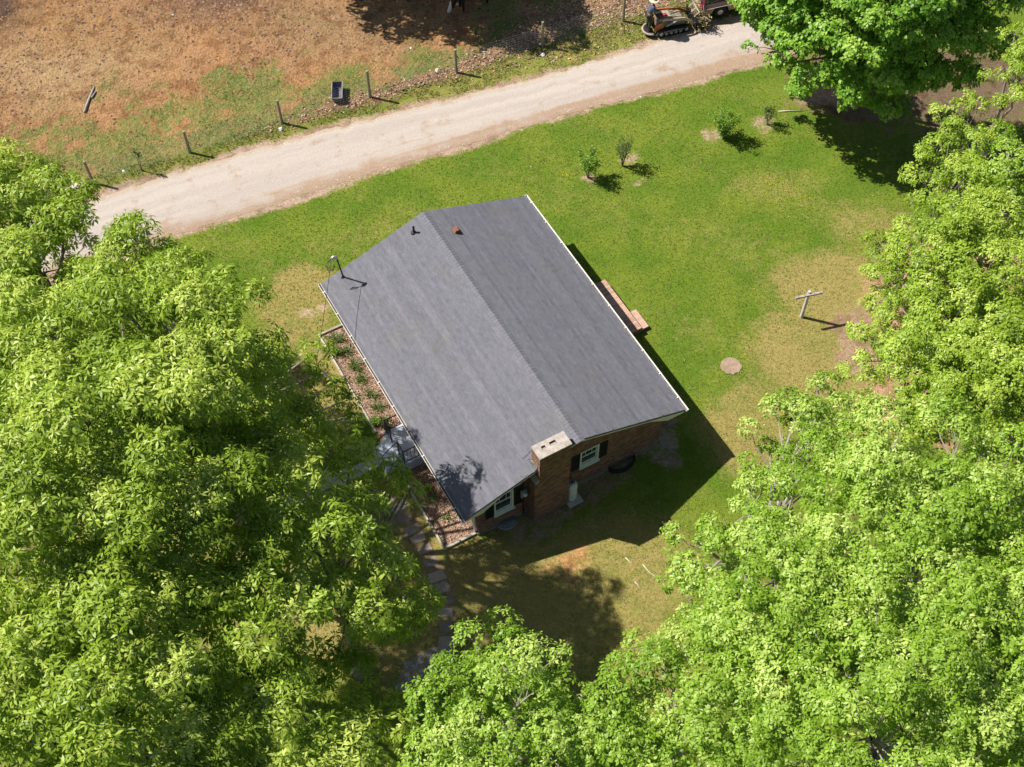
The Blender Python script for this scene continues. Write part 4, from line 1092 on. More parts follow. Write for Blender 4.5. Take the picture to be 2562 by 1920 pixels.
red = MB(); red.box(-.62, -.30, -.26, -.05, 1.05, 1.10); red.build('red_cover', pmat('red_cover', (.40, .05, .06), (.28, .03, .04), 8, .6), loader, bevel=.01)
pf = MB(); n = 14; V = []
for z in (.20, .26):
    for k in range(n + 1): t = math.pi / 2 + math.pi * k / n; V.append((-.95 + .38 * math.cos(t), .38 * math.sin(t), z))
pf.add(V, [tuple(range(n, -1, -1)), tuple(range(n + 1, 2 * n + 2))] + [(k, k + 1, n + 2 + k, n + 1 + k) for k in range(n)] + [(n, 0, n + 1, 2 * n + 1)])
pf.build('platform', M['black_plastic'], loader)
pr_ = MB(); pr_.tube([(-.95 + .40 * math.cos(math.pi / 2 + math.pi * k / n), .40 * math.sin(math.pi / 2 + math.pi * k / n), .24) for k in range(n + 1)], .05, 8); pr_.build('platform_guard', M['loader_cream'], loader, smooth=True)
hs = MB()
for y in (-.12, -.04, .05, .13): hs.tube([(-.2, y, .95), (.3, y * 1.4, .98 + abs(y)), (.75, y * 2, .86), (1.06, y * 2.5, .62)], .014, 5)
hs.build('hydraulic_hoses', M['rubber'], loader)
# grapple bucket with a load of brush
gr = empty('grapple', (1.05, 0, 0.12)); gr.parent = loader
g_ = MB(); g_.box(0, .04, -.60, .60, .05, .62)
for k in range(9): y = -.58 + 1.16 * k / 8; g_.tube([(.02, y, .30), (.06, y, .02), (.30, y, -.07), (.62, y, -.03)], [.028, .028, .024, .015], 6)
g_.build('rake', M['dark_metal'], gr)
g_ = MB()
for y in (-.35, 0, .35): g_.tube([(.02, y, .60), (.25, y, .82), (.55, y, .70), (.70, y, .42)], [.035, .035, .028, .015], 6)
g_.tube([(.25, -.38, .80), (.25, .38, .80)], .03, 6); g_.build('claw', M['loader_cream'], gr)
g_ = MB(); rg = random.Random(9)
for k in range(110):
    c = Vector((rg.uniform(.1, .75), rg.uniform(-.75, .75), rg.uniform(.05, .75))); d_ = Vector((rg.uniform(-1, 1), rg.uniform(-1, 1), rg.uniform(-.5, .6))).normalized() * rg.uniform(.12, .36)
    g_.tone = rg.random(); g_.tube([c - d_, c + d_ * .1 + Vector((rg.uniform(-.05, .05),) * 3), c + d_], [rg.uniform(.012, .03), .016, .006], 5)
tag(g_.build('brush_load', pmat('brush', (0.24, 0.19, 0.12), (0.06, 0.05, 0.045), 5, 0.95, tone=2.0), gr), kind='stuff')
g_ = MB()
for k in range(140):
    c = Vector((rg.uniform(.05, .8), rg.uniform(-.8, .7), rg.uniform(-.05, .75))); s = rg.uniform(.03, .08); u = Vector((rg.uniform(-1, 1), rg.uniform(-1, 1), rg.uniform(-.4, .4))).normalized(); v = u.cross(Vector((rg.uniform(-1, 1), rg.uniform(-1, 1), 1))).normalized()
    g_.tone = rg.random(); g_.add([c - u * s, c + v * s * .5, c + u * s, c - v * s * .5], [(0, 1, 2, 3)])
tag(g_.build('dry_leaves', pmat('yellow_leaves', (0.52, 0.44, 0.16), (0.25, 0.22, 0.09), 5, 0.9, tone=2.0), gr), kind='stuff')

# the driver, standing on the platform and leaning onto the controls
pm = Matrix.Rotation(LA, 4, 'Z'); pbase = lo_p + pm @ Vector((-1.12, 0, 0.26))
person = empty('person', pbase, LA, 'person in straw hat and slate shirt driving the tracked loader', 'person')
B = [(0, 0, .94), (.03, 0, 1.12), (.09, 0, 1.34), (.12, 0, 1.46), (.15, 0, 1.54), (.18, 0, 1.63),
     (.10, .18, 1.41), (.20, .25, 1.15), (.42, .17, 1.08), (.50, .15, 1.08), (.10, -.18, 1.41), (.20, -.25, 1.15), (.42, -.17, 1.08), (.50, -.15, 1.08),
     (-.01, .10, .88), (.05, .11, .49), (-.01, .12, .09), (.12, .13, .035), (-.01, -.10, .88), (.05, -.11, .49), (-.01, -.12, .09), (.12, -.13, .035)]
Ed = [(0, 1), (1, 2), (2, 3), (3, 4), (4, 5), (2, 6), (6, 7), (7, 8), (8, 9), (2, 10), (10, 11), (11, 12), (12, 13), (0, 14), (14, 15), (15, 16), (16, 17), (0, 18), (18, 19), (19, 20), (20, 21)]
Rr = [(.15, .11), (.14, .105), (.15, .11), .06, .06, (.095, .105), .06, .045, .035, .035, .06, .045, .035, .035, .085, .06, .045, .04, .085, .06, .045, .04]
skin_obj('body', B, Ed, Rr, M['skin'], person)
sv = [0, 1, 2, 6, 7, 10, 11, 3]
skin_obj('shirt', [B[i] for i in sv], [(0, 1), (1, 2), (2, 3), (3, 4), (2, 5), (5, 6), (2, 7)], [(.175, .135), (.17, .135), (.185, .145), .10, .08, .10, .08, .085], M['shirt'], person)
sv = [0, 14, 15, 16, 18, 19, 20]
skin_obj('trousers', [B[i] for i in sv], [(0, 1), (1, 2), (2, 3), (0, 4), (4, 5), (5, 6)], [(.168, .13), .108, .085, .075, .108, .085, .075], M['trousers'], person)
for sy in (1, -1):
    skin_obj('boot', [(-.05, sy * .12, .06), (.03, sy * .12, .05), (.15, sy * .13, .04)], [(0, 1), (1, 2)], [.06, .06, .045], M['boot'], person)
    fg = [];fe = [];fr = []
    for k in range(5):
        y = sy * (.15 + (k - 2) * .018); n0 = len(fg); fg += [(.50, sy * .15, 1.08), (.545, y, 1.085 - .004 * k), (.57, y, 1.06)]; fe += [(n0, n0 + 1), (n0 + 1, n0 + 2)]; fr += [.02, .009, .008]
    skin_obj('hand', fg, fe, fr, M['skin'], person, sub=1)
ht = MB(); ht.lathe([(.0, .13), (.07, .125), (.095, .09), (.105, .02), (.20, -.015), (.235, .0), (.235, .012), (.20, .0), (.11, .03)], 20, (.17, 0, 1.70)); ht.build('straw_hat', M['straw'], person, smooth=True)

# ------------------------------------------------------------------ old maroon wagon on the verge
CA = math.radians(17.0)
wp = gp(1798, 42)                      # where the near rear wheel meets the ground
rotc = Matrix.Rotation(CA, 4, 'Z'); car_o = wp - rotc @ Vector((0.95, -0.78, 0))
car = empty('station_wagon', car_o, CA, 'old maroon and tan boxy wagon parked on the verge under the tree', 'car')
M['maroon'] = pmat('maroon_paint', (0.090, 0.018, 0.026), (0.065, 0.012, 0.02), 3, 0.28, spec=0.5, coat=0.6)
M['car_tan'] = pmat('tan_cladding', (0.44, 0.29, 0.13), (0.36, 0.23, 0.10), 5, 0.4, coat=0.3)
M['chrome'] = pmat('chrome', (0.75, 0.76, 0.77), (0.65, 0.66, 0.67), 5, 0.15, metal=0.9)
M['tyre'] = M['rubber']
M['hub'] = pmat('hubcap', (0.62, 0.58, 0.48), (0.5, 0.46, 0.38), 9, 0.4, metal=0.2)
CL, HWD = 4.65, 0.88
def arch(x, r, n=8): return [(x - r * math.cos(math.pi * k / n), .34 + r * math.sin(math.pi * k / n)) for k in range(n + 1)]
low = [(0.02, .36)] + arch(.95, .43) + arch(3.65, .43) + [(4.60, .38), (4.65, .60), (4.62, .70), (0.0, .70), (-.02, .58)]
b_ = MB(); b_.prism(low, -HWD + .01, HWD - .01, 'y'); b_.build('lower_body', M['car_tan'], car, bevel=.02)
up = [(0.0, .705), (4.62, .705), (4.58, .92), (3.35, 1.02), (0.03, 1.02)]
b_ = MB(); b_.prism(up, -HWD, HWD, 'y'); b_.build('upper_body', M['maroon'], car, bevel=.03)
gh = MB()
V = [(.03, -HWD + .02, 1.02), (3.25, -HWD + .02, 1.02), (3.25, HWD - .02, 1.02), (.03, HWD - .02, 1.02), (.16, -HWD + .14, 1.50), (2.75, -HWD + .14, 1.50), (2.75, HWD - .14, 1.50), (.16, HWD - .14, 1.50)]
gh.add(V, [(3, 2, 1, 0), (4, 5, 6, 7), (0, 1, 5, 4), (1, 2, 6, 5), (2, 3, 7, 6), (3, 0, 4, 7)]); gh.build('cabin', M['maroon'], car, bevel=.03)
rf = MB(); rf.box(.15, 2.78, -HWD + .13, HWD - .13, 1.505, 1.55); rf.build('roof', M['maroon'], car, bevel=.03)
def lerp3(a, b, t): return Vector(a).lerp(Vector(b), t)
for sy in (-1, 1):
    bl0, bl1 = Vector((.03, sy * (HWD - .02), 1.02)), Vector((3.25, sy * (HWD - .02), 1.02)); tl0, tl1 = Vector((.16, sy * (HWD - .14), 1.50)), Vector((2.75, sy * (HWD - .14), 1.50))
    def Q(s, t): return bl0.lerp(bl1, s).lerp(tl0.lerp(tl1, s), t)
    nrm = Vector((0, sy, .25)).normalized()
    for s0, s1 in ((.05, .34), (.38, .64), (.68, .93)):
        wi = empty('side_window', (0, 0, 0)); wi.parent = car
        q = [Q(s0, .12), Q(s1, .12), Q(s1, .88), Q(s0, .88)]; p_ = MB(); p_.add([v + nrm * .006 for v in q], [(0, 1, 2, 3) if sy < 0 else (3, 2, 1, 0)]); p_.build('pane', M['glass'], wi)
        fr = MB(); fr.tube([v + nrm * .01 for v in q + q[:1]], .016, 6); fr.build('frame', M['chrome'], wi)
    dl = MB()
    for x in (1.42, 2.42, 3.30): dl.box(x, x + .012, *sorted((sy * HWD, sy * (HWD + .004))), .45, 1.0)
    dl.box(.02, 4.6, *sorted((sy * (HWD - .005), sy * (HWD + .012))), .685, .72); dl.build('side_trim', M['chrome'], car)
    for x in (1.62, 2.62): MB().box(x, x + .16, *sorted((sy * HWD, sy * (HWD + .03))), .88, .91).build('door_handle', M['chrome'], car)
    for x in (.95, 3.65):
        wl = empty('wheel', (x, sy * .78, .34)); wl.parent = car
        t_ = MB(); t_.lathe([(.20, -.10), (.32, -.10), (.345, -.06), (.345, .06), (.32, .10), (.20, .10)], 24, axis='y'); t_.build('tyre', M['tyre'], wl)
        t_ = MB(); t_.lathe([(0.0, .115), (.08, .11), (.17, .095), (.205, .085), (.205, -.085), (.17, -.095), (.08, -.11), (0, -.115)], 20, axis='y'); t_.build('rim', M['hub'], wl)
    tl = MB(); tl.box(-.035, -.005, *sorted((sy * .62, sy * .84)), .74, .94); tl.build('tail_light', pmat('tail_light', (.35, .02, .02), (.25, .015, .015), 6, .2), car)
    hl_ = MB(); hl_.box(4.60, 4.635, *sorted((sy * .55, sy * .80)), .72, .86); hl_.build('headlight', M['chrome'], car)
rw = MB(); rw.add([(.058 - .012, -.64, 1.08), (.058 - .012, .64, 1.08), (.140 - .012, .58, 1.44), (.140 - .012, -.58, 1.44)], [(3, 2, 1, 0)]); rw.build('rear_window', M['glass'], car)
ws = MB(); ws.add([(3.205, -.72, 1.08), (3.205, .72, 1.08), (2.83, .66, 1.45), (2.83, -.66, 1.45)], [(0, 1, 2, 3)]); ws.build('windscreen', M['glass'], car)
for x0, x1 in ((-.16, -.04), (4.66, 4.76)): MB().box(x0, x1, -.86, .86, .42, .56).build('bumper', M['chrome'], car, bevel=.02)
tg = MB(); tg.box(-.025, -.004, -.60, .60, .72, 1.0); tg.build('tailgate', M['chrome'], car, bevel=.01)

# ------------------------------------------------------------------ the grazing cow under the pasture tree
def cow_mat():
    mt, nt, bs = new_mat('black_cow_coat'); oc = obj_coord(nt); sep = nt.nodes.new('ShaderNodeSeparateXYZ'); nt.links.new(oc, sep.inputs[0])
    n = noise_node(nt, oc, 5, 3)
    w = math_n(nt, 'ADD', sep.outputs[0], math_n(nt, 'MULTIPLY', n, .15))
    col = mixc(nt, maprange(nt, w, 1.22, 1.27), (0.012, 0.011, 0.013), (0.62, 0.60, 0.60))
    nt.links.new(col, bs.inputs['Base Color']); bs.inputs['Roughness'].default_value = 0.6; return mt
ca, cb_ = gp(1151, 34), gp(1202, 16); cd = (ca - cb_).to_2d(); can = math.atan2(cd.y, cd.x)
cmid = (ca + cb_) / 2
cow = empty('cow', cmid + Vector((0.12, .25, 0)), can, 'black cow with a white face grazing in the tree shade', 'cow')
cv = [(-.72, 0, 1.20), (-.40, 0, 1.12), (0, 0, 1.05), (.42, 0, 1.08), (.70, 0, 1.12), (.90, 0, .92), (1.06, 0, .62), (1.14, 0, .44), (1.24, 0, .27), (1.33, 0, .12)]
ce = [(i, i + 1) for i in range(9)]; cr = [(.20, .22), (.30, .32), (.36, .40), (.34, .38), (.24, .30), (.17, .21), (.14, .17), (.13, .14), (.10, .11), (.075, .085)]
def leg(pts, rr, at):
    n0 = len(cv); cv.extend(pts); ce.append((at, n0)); ce.extend((n0 + i, n0 + i + 1) for i in range(len(pts) - 1)); cr.extend(rr)
for sy in (-1, 1):
    leg([(.60, sy * .18, .82), (.60, sy * .19, .46), (.58, sy * .19, .20), (.60, sy * .19, .05)], [.13, .075, .055, .065], 4 if sy > 0 else 4)
    leg([(-.62, sy * .18, .88), (-.54, sy * .20, .60), (-.72, sy * .20, .42), (-.68, sy * .20, .05)], [.16, .11, .07, .065], 0)
leg([(-.86, 0, 1.10), (-.92, 0, .75), (-.92, 0, .45)], [.05, .025, .035], 0)
skin_obj('body', cv, ce, cr, cow_mat(), cow, root=2)
for sy in (-1, 1):
    e = MB(); e.add([(1.10, sy * .09, .50), (1.04, sy * .20, .55), (1.06, sy * .27, .50), (1.11, sy * .19, .46)], [(0, 1, 2, 3), (3, 2, 1, 0)]); e.build('ear', M['black_paint'], cow)
# ------------------------------------------------------------------ foliage
def leaf_mat(name, dark, mid, light, trans=(0.30, 0.42, 0.03), tw=0.35, rough=0.46, spec=0.42):
    mt, nt, bs = new_mat(name)
    t = attr(nt, 'tone')
    col = ramp(nt, t, [(0.0, dark), (0.5, mid), (1.0, light)])
    nt.links.new(col, bs.inputs['Base Color'])
    bs.inputs['Roughness'].default_value = rough; bs.inputs['Specular IOR Level'].default_value = spec
    tr = nt.nodes.new('ShaderNodeBsdfTranslucent')
    nt.links.new(mixc(nt, 0.5, col, trans), tr.inputs['Color'])
    mx = nt.nodes.new('ShaderNodeMixShader'); mx.inputs[0].default_value = tw
    nt.links.new(bs.outputs[0], mx.inputs[1]); nt.links.new(tr.outputs[0], mx.inputs[2])
    nt.links.new(mx.outputs[0], nt.nodes['Material Output'].inputs['Surface'])
    return mt
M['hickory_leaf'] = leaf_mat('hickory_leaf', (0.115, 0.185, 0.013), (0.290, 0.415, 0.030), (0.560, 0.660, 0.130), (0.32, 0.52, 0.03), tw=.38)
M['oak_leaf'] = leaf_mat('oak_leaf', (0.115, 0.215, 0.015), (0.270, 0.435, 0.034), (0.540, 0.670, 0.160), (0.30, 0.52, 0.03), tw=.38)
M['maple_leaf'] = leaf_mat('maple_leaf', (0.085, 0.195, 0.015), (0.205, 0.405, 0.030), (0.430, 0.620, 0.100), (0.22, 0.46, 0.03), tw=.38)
M['pale_oak_leaf'] = leaf_mat('pale_oak_leaf', (0.140, 0.225, 0.014), (0.290, 0.420, 0.032), (0.520, 0.640, 0.110), (0.30, 0.52, 0.03), tw=.38)
M['shrub_leaf'] = leaf_mat('shrub_leaf', (0.085, 0.190, 0.016), (0.170, 0.320, 0.026), (0.300, 0.440, 0.050))
M['lily_leaf'] = leaf_mat('strap_leaf', (0.050, 0.095, 0.018), (0.095, 0.150, 0.030), (0.180, 0.220, 0.050))

def unit(a):
    return a / np.maximum(np.linalg.norm(a, axis=-1, keepdims=True), 1e-9)
def leaves_mesh(name, base, d, l, w, droop, tone, rng, fold=0.35, narrow=0.5, ref=None):
    """kite-shaped folded leaves: base, two shoulders, drooping tip"""
    n = len(base)
    if ref is None: ref = unit(rng.normal(size=(n, 3)) * 0.55 + np.array((0, 0, 1.0)))
    s = unit(np.cross(d, ref)); nn = unit(np.cross(s, d))
    mid = base + d * (l * narrow)[:, None]
    mid[:, 2] -= droop * l * 0.18
    tip = base + d * l[:, None]; tip[:, 2] -= droop * l * 0.55
    up = nn * (w * fold)[:, None]
    V = np.stack([base, mid + s * w[:, None] + up, tip, mid - s * w[:, None] + up], 1).reshape(-1, 3)
    q = np.arange(4 * n).reshape(n, 4)
    return np_mesh(name, V, q, {'tone': np.repeat(tone, 4)})

SPEC = {  # whorls per square metre of clump shell, leaves per whorl, leaf length, width, droop
    'hickory': dict(mat='hickory_leaf', n=36, k=9, l=(.16, .25), w=.030, droop=.85, rc=(.46, .92), gap=1.30, bark='bark', fold=.25, narrow=.55),
    'oak': dict(mat='oak_leaf', n=60, k=8, l=(.095, .16), w=.028, droop=.6, rc=(.38, .80), gap=1.10, bark='pale_bark', fold=.3, narrow=.55),
    'open_oak': dict(mat='pale_oak_leaf', n=70, k=8, l=(.09, .15), w=.027, droop=.55, rc=(.34, .60), gap=.74, bark='pale_bark', fold=.3, narrow=.55),
    'maple': dict(mat='maple_leaf', n=46, k=7, l=(.12, .18), w=.052, droop=.5, rc=(.42, .80), gap=1.05, bark='bark', fold=.2, narrow=.45),
    'pasture': dict(mat='hickory_leaf', n=20, k=7, l=(.20, .30), w=.06, droop=.6, rc=(.45, .8), gap=1.0, bark='bark', fold=.3, narrow=.5),
}
def tree(name, label, spec, lobes, base=None, seed=1, group=None, trunk_r=0.24, fork=0.42, drop=0.55, low=-0.3, fill=0.25):
    S = SPEC[spec]; rng = np.random.default_rng(seed); rr = random.Random(seed)
    LB = np.array([(p.x, p.y, p.z, r) for p, r in lobes])
    wgt = LB[:, 3] ** 2
    c = (LB[:, :3] * wgt[:, None]).sum(0) / wgt.sum()
    if base is None: base = Vector((c[0], c[1], 0))
    root = empty(name, base, 0, label, 'tree', group)
    b0 = np.array((base.x, base.y, 0.0))
    # clump centres over the lobes
    cen = []; lob = []
    for li, (x, y, z, r) in enumerate(LB):
        want = int(max(6, 6.0 * r * r / (S['gap'] ** 2) + fill * 2 * r ** 3)); tries = 0; got = 0
        while got < want and tries < want * 14:
            tries += 1
            v = rng.normal(size=3); v /= np.linalg.norm(v)
            if v[2] < low and rng.random() < 0.8: continue
            q = np.array((x, y, z)) + v * r * np.array((1, 1, .78)) * (0.72 + 0.32 * rng.random() if rng.random() < .82 else rng.random() * .7)
            if cen and np.min(np.sum((np.array(cen) - q) ** 2, 1)) < (S['gap'] * (0.62 + .35 * rng.random())) ** 2: continue
            cen.append(q); lob.append(li); got += 1
    cen = np.array(cen); lob = np.array(lob); nc = len(cen)
    cen[:, 2] += rng.normal(0, .42, nc)
    rc = rng.uniform(*S['rc'], nc) * np.clip(LB[lob, 3] / 1.0, 0.72, 1.05)
    ctone = np.clip(rng.normal(0.47, 0.17, nc), .05, .95)
    outv = unit(cen - (c + np.array((0, 0, -2.0))))
    cnt = np.maximum(8, (S['n'] * 3.2 * rc ** 2 * rng.uniform(.75, 1.2, nc))).astype(int)
    ci = np.repeat(np.arange(nc), cnt); ns = len(ci)
    # whorls of leaves sit on the upper shell of flattened clumps, each an umbrella round its own shoot
    v = unit(rng.normal(size=(ns, 3)) + outv[ci] * 0.5 + np.array((0, 0, .55)))
    sp = cen[ci] + v * rc[ci][:, None] * (0.45 + 0.55 * rng.random(ns) ** .5)[:, None] * np.array((1.15, 1.15, .62))
    ax = unit(v * 0.8 + outv[ci] * 0.3 + rng.normal(size=(ns, 3)) * .22 + np.array((0, 0, .65)))
    e1 = unit(np.cross(ax, rng.normal(size=(ns, 3)))); e2 = np.cross(ax, e1)
    kk = S['k']; si = np.repeat(np.arange(ns), kk); nl = len(si)
    ph = np.tile(np.arange(kk), ns) * (2 * np.pi / kk) + rng.normal(0, .28, nl)
    ep = rng.uniform(-.55, .30, nl) * np.where(rng.random(nl) < .15, -2.2, 1.0)
    d = unit((np.cos(ph)[:, None] * e1[si] + np.sin(ph)[:, None] * e2[si]) * np.cos(ep)[:, None] + ax[si] * np.sin(ep)[:, None])
    l = rng.uniform(*S['l'], nl) * rng.uniform(.75, 1.15, ns)[si]; w = l * (S['w'] / np.mean(S['l'])) * rng.uniform(.8, 1.25, nl)
    hgt_ = v[:, 2]
    tone = np.clip(ctone[ci][si] + (rng.normal(0, .12, ns) + .20 * hgt_)[si] + rng.normal(0, .09, nl), 0, 1)  # clump tops toned lighter: sunlit contrast painted into the leaf colour
    bp = sp[si] + d * (l * .12)[:, None] + ax[si] * rng.uniform(-.04, .04, nl)[:, None]
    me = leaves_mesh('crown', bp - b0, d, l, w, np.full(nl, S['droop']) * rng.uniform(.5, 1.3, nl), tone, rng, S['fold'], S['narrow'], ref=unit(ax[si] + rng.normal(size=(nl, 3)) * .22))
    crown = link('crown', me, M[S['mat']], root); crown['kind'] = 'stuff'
    # trunk, limbs, twigs
    zc = c[2]; top = Vector((c[0], c[1], zc)) - base
    tk = MB(); fz = max(1.2, zc * fork)
    fp = Vector((top.x * .35, top.y * .35, fz)); hp = top * 0.98; hp.z = zc * .95
    tk.tube([(0, 0, -.1), (0, 0, .25), fp * .5 + Vector((.05, -.04, 0)), fp, fp.lerp(hp, .55) + Vector((rr.uniform(-.3, .3), rr.uniform(-.3, .3), 0)), hp], [trunk_r * 1.45, trunk_r * 1.1, trunk_r * .90, trunk_r * .72, trunk_r * .32, trunk_r * .08], 10)
    tk.build('trunk', M[S['bark']], root, smooth=True)
    br = MB()
    for li, (x, y, z, r) in enumerate(LB):
        tgt = Vector((x, y, z)) - base; t = rr.uniform(.0, .85); st = fp.lerp(hp, t)
        if st.z > tgt.z - .4: st = fp.lerp(hp, max(0, min(1, (tgt.z - .8 - fp.z) / max(.1, hp.z - fp.z))))
        mid_ = st.lerp(tgt, .5) + Vector((rr.uniform(-.3, .3), rr.uniform(-.3, .3), (tgt - st).length * .10))
        r0 = min(trunk_r * .36, .022 + .016 * (tgt - st).length)
        br.tube([st, st.lerp(mid_, .5), mid_, mid_.lerp(tgt, .6), tgt], [r0, r0 * .85, r0 * .65, r0 * .45, r0 * .3], 7, False)
        for q in cen[lob == li]:
            e = Vector(q) - base; s_ = mid_.lerp(tgt, rr.uniform(.2, 1.0)); m_ = s_.lerp(e, .55) + Vector((rr.uniform(-.15, .15), rr.uniform(-.15, .15), rr.uniform(-.1, .12)))
            br.tube([s_, m_, e], [r0 * .30 + .006, .016, .007], 5, False)
            for _ in range(2):
                e2 = e + Vector((rr.uniform(-.5, .5), rr.uniform(-.5, .5), rr.uniform(-.1, .35))); br.tube([m_.lerp(e, .5), e2], [.011, .005], 4, False)
    br.build('branches', M[S['bark']], root)
    return root

def LP(rows, k=1.0, dz=0.0):
    return [(gp(px, py, z + dz), r * k) for px, py, z, r in rows]
TREES_W = 'trees west of the house'; TREES_E = 'trees east of the house'
tree('hickory_tree', 'leafy hickory at the far left beside the gravel road', 'hickory', LP([(20, 470, 9, 1.2), (70, 570, 10, 1.7), (165, 500, 8.5, .75), (205, 512, 8, .5), (110, 680, 9, 1.3), (170, 600, 7.5, .6), (0, 700, 10, 1.9), (25, 425, 9, .45), (-60, 560, 10, 2.0)]), seed=21, group=TREES_W)
tree('hickory_tree', 'broad hickory west of the house reaching over the mulch bed', 'hickory', LP([(300, 600, 9, .55), (345, 650, 10, 1.0), (260, 710, 10, 1.2), (430, 660, 10, .95), (480, 635, 8.5, .5), (530, 750, 13.0, .90), (595, 745, 12.8, .5), (410, 800, 12, 1.5), (300, 850, 12, 1.6), (560, 850, 12.8, 1.0), (645, 840, 12.6, .45), (650, 905, 12, .55), (500, 980, 12.5, 1.7), (150, 850, 12, 1.9), (640, 1000, 10.5, .85), (725, 930, 8.5, .7), (775, 890, 8, .45), (755, 1000, 9, .7), (820, 930, 7.4, .52), (860, 1005, 5.0, .5), (815, 1050, 6.4, .75), (893, 1040, 5.0, .42), (700, 1075, 9.5, .75), (560, 1110, 11, 1.0)]), seed=22, group=TREES_W, trunk_r=.30)
tree('hickory_tree', 'tallest hickory filling the left edge below the road tree', 'hickory', LP([(60, 1030, 12, 1.9), (220, 1040, 13, 1.8), (390, 1080, 12.5, 1.5), (110, 1230, 13, 2.0), (310, 1270, 13, 1.7), (490, 1260, 12, 1.4), (40, 1440, 12, 1.7), (200, 1470, 12.5, 1.5), (400, 1420, 12, 1.3), (340, 1580, 11.5, 1.3), (520, 1480, 10.8, .85), (300, 1430, 11.5, .9)]), seed=23, group=TREES_W, trunk_r=.34)
tree('hickory_tree', 'hickory in the bottom left corner', 'hickory', LP([(100, 1640, 12, 1.6), (270, 1760, 12, 1.8), (40, 1850, 12.5, 1.9), (450, 1700, 11, 1.1), (430, 1860, 11, 1.4), (580, 1680, 10, .9), (600, 1850, 10, 1.3)]), seed=24, group=TREES_W, trunk_r=.30)
tree('hickory_tree', 'hickory whose low branches hang over the porch and stepping stones', 'hickory', LP([(660, 1200, 11, 1.1), (610, 1310, 11.5, 1.2), (770, 1120, 9, .8), (875, 1170, 7.5, .55), (935, 1195, 7, .5), (985, 1205, 6.5, .42), (1030, 1218, 6.4, .32), (920, 1245, 7, .45), (820, 1290, 10, .9), (890, 1310, 9.5, .75), (780, 1370, 10.5, 1.0), (890, 1390, 10, .9), (950, 1420, 9.2, .75), (1000, 1455, 8.6, .62), (1030, 1500, 8, .45), (920, 1490, 9, .9), (810, 1480, 10, 1.0), (700, 1430, 11, 1.1), (760, 1550, 10, .9), (870, 1560, 9, .8), (940, 1560, 8.4, .6), (640, 1560, 10.5, .9), (985, 1500, 8.2, .6), (1005, 1560, 7.4, .4), (960, 1350, 8.6, .5), (900, 1200, 7.4, .6), (965, 1225, 6.8, .5), (1010, 1235, 6.2, .36)], 1.04), seed=25, group=TREES_W, trunk_r=.26)
tree('hickory_tree', 'hickory low on the left in front of the gravel patch', 'hickory', LP([(905, 1725, 7, .6), (965, 1790, 6.5, .55), (690, 1740, 9.5, 1.0), (790, 1750, 8, .8), (870, 1800, 7, .6), (800, 1870, 9, 1.1), (940, 1870, 8, .8), (1010, 1820, 6.5, .6), (690, 1880, 9.5, 1.1)]), seed=26, group=TREES_W, trunk_r=.22)
tree('oak_tree', 'dense bright oak at the bottom centre', 'oak', LP([(1130, 1690, 8, .55), (1195, 1640, 8, .6), (1275, 1650, 8, .65), (1350, 1665, 7.5, .6), (1240, 1625, 6, .5), (1420, 1720, 7.5, .55), (1175, 1770, 9, 1.0), (1300, 1760, 9.5, 1.1), (1420, 1800, 9, .95), (1130, 1860, 9, .85), (1230, 1880, 10, 1.2), (1370, 1890, 10, 1.2), (1480, 1860, 9, .9)]), seed=31, group=TREES_E, trunk_r=.22)
tree('oak_tree', 'oak at the bottom right of centre beside the dry lawn', 'oak', LP([(1600, 1690, 9, .7), (1625, 1620, 8.5, .55), (1710, 1610, 9, .8), (1590, 1790, 9.5, 1.0), (1610, 1890, 10, 1.1), (1740, 1740, 10, 1.2), (1760, 1870, 10, 1.2), (1850, 1660, 10, 1.0), (1860, 1790, 10.5, 1.2)]), seed=32, group=TREES_E, trunk_r=.22)
tree('oak_tree', 'oak nearest the house corner on the right with pale leaves', 'oak', LP([(1705, 1490, 8, .55), (1690, 1420, 8, .45), (1735, 1350, 8, .6), (1800, 1430, 9.5, 1.05), (1860, 1290, 9, .8), (1900, 1190, 7.5, .75), (1925, 1120, 7.5, .7), (1950, 1400, 10.5, 1.3), (1850, 1540, 10, 1.0), (1960, 1560, 11, 1.3), (1990, 1240, 10, 1.1), (2050, 1110, 9.5, .95), (1990, 1050, 7.8, .75), (2035, 995, 7.4, .65), (2095, 995, 7.8, .8), (1960, 1090, 7.2, .7), (2040, 1050, 7.4, .8)]), seed=33, group=TREES_E, trunk_r=.26)
tree('oak_tree', 'big spreading oak on the right edge at mid height', 'oak', LP([(2150, 1150, 10.5, 1.3), (2250, 1250, 11.5, 1.5), (2120, 1350, 11, 1.4), (2250, 1450, 11.5, 1.5), (2100, 1530, 11, 1.4), (2400, 1310, 12, 1.7), (2400, 1150, 11, 1.4), (2530, 1250, 12, 1.7), (2420, 1500, 12, 1.7), (2550, 1450, 12, 1.7)]), seed=34, group=TREES_E, trunk_r=.32)
tree('oak_tree', 'oak filling the bottom right corner', 'oak', LP([(1960, 1730, 11, 1.3), (2100, 1700, 11.5, 1.5), (2260, 1650, 12, 1.6), (2000, 1870, 11, 1.3), (2180, 1850, 12, 1.6), (2380, 1760, 12, 1.7), (2530, 1650, 12, 1.7), (2350, 1900, 12, 1.7), (2530, 1860, 12, 1.7)]), seed=35, group=TREES_E, trunk_r=.32)
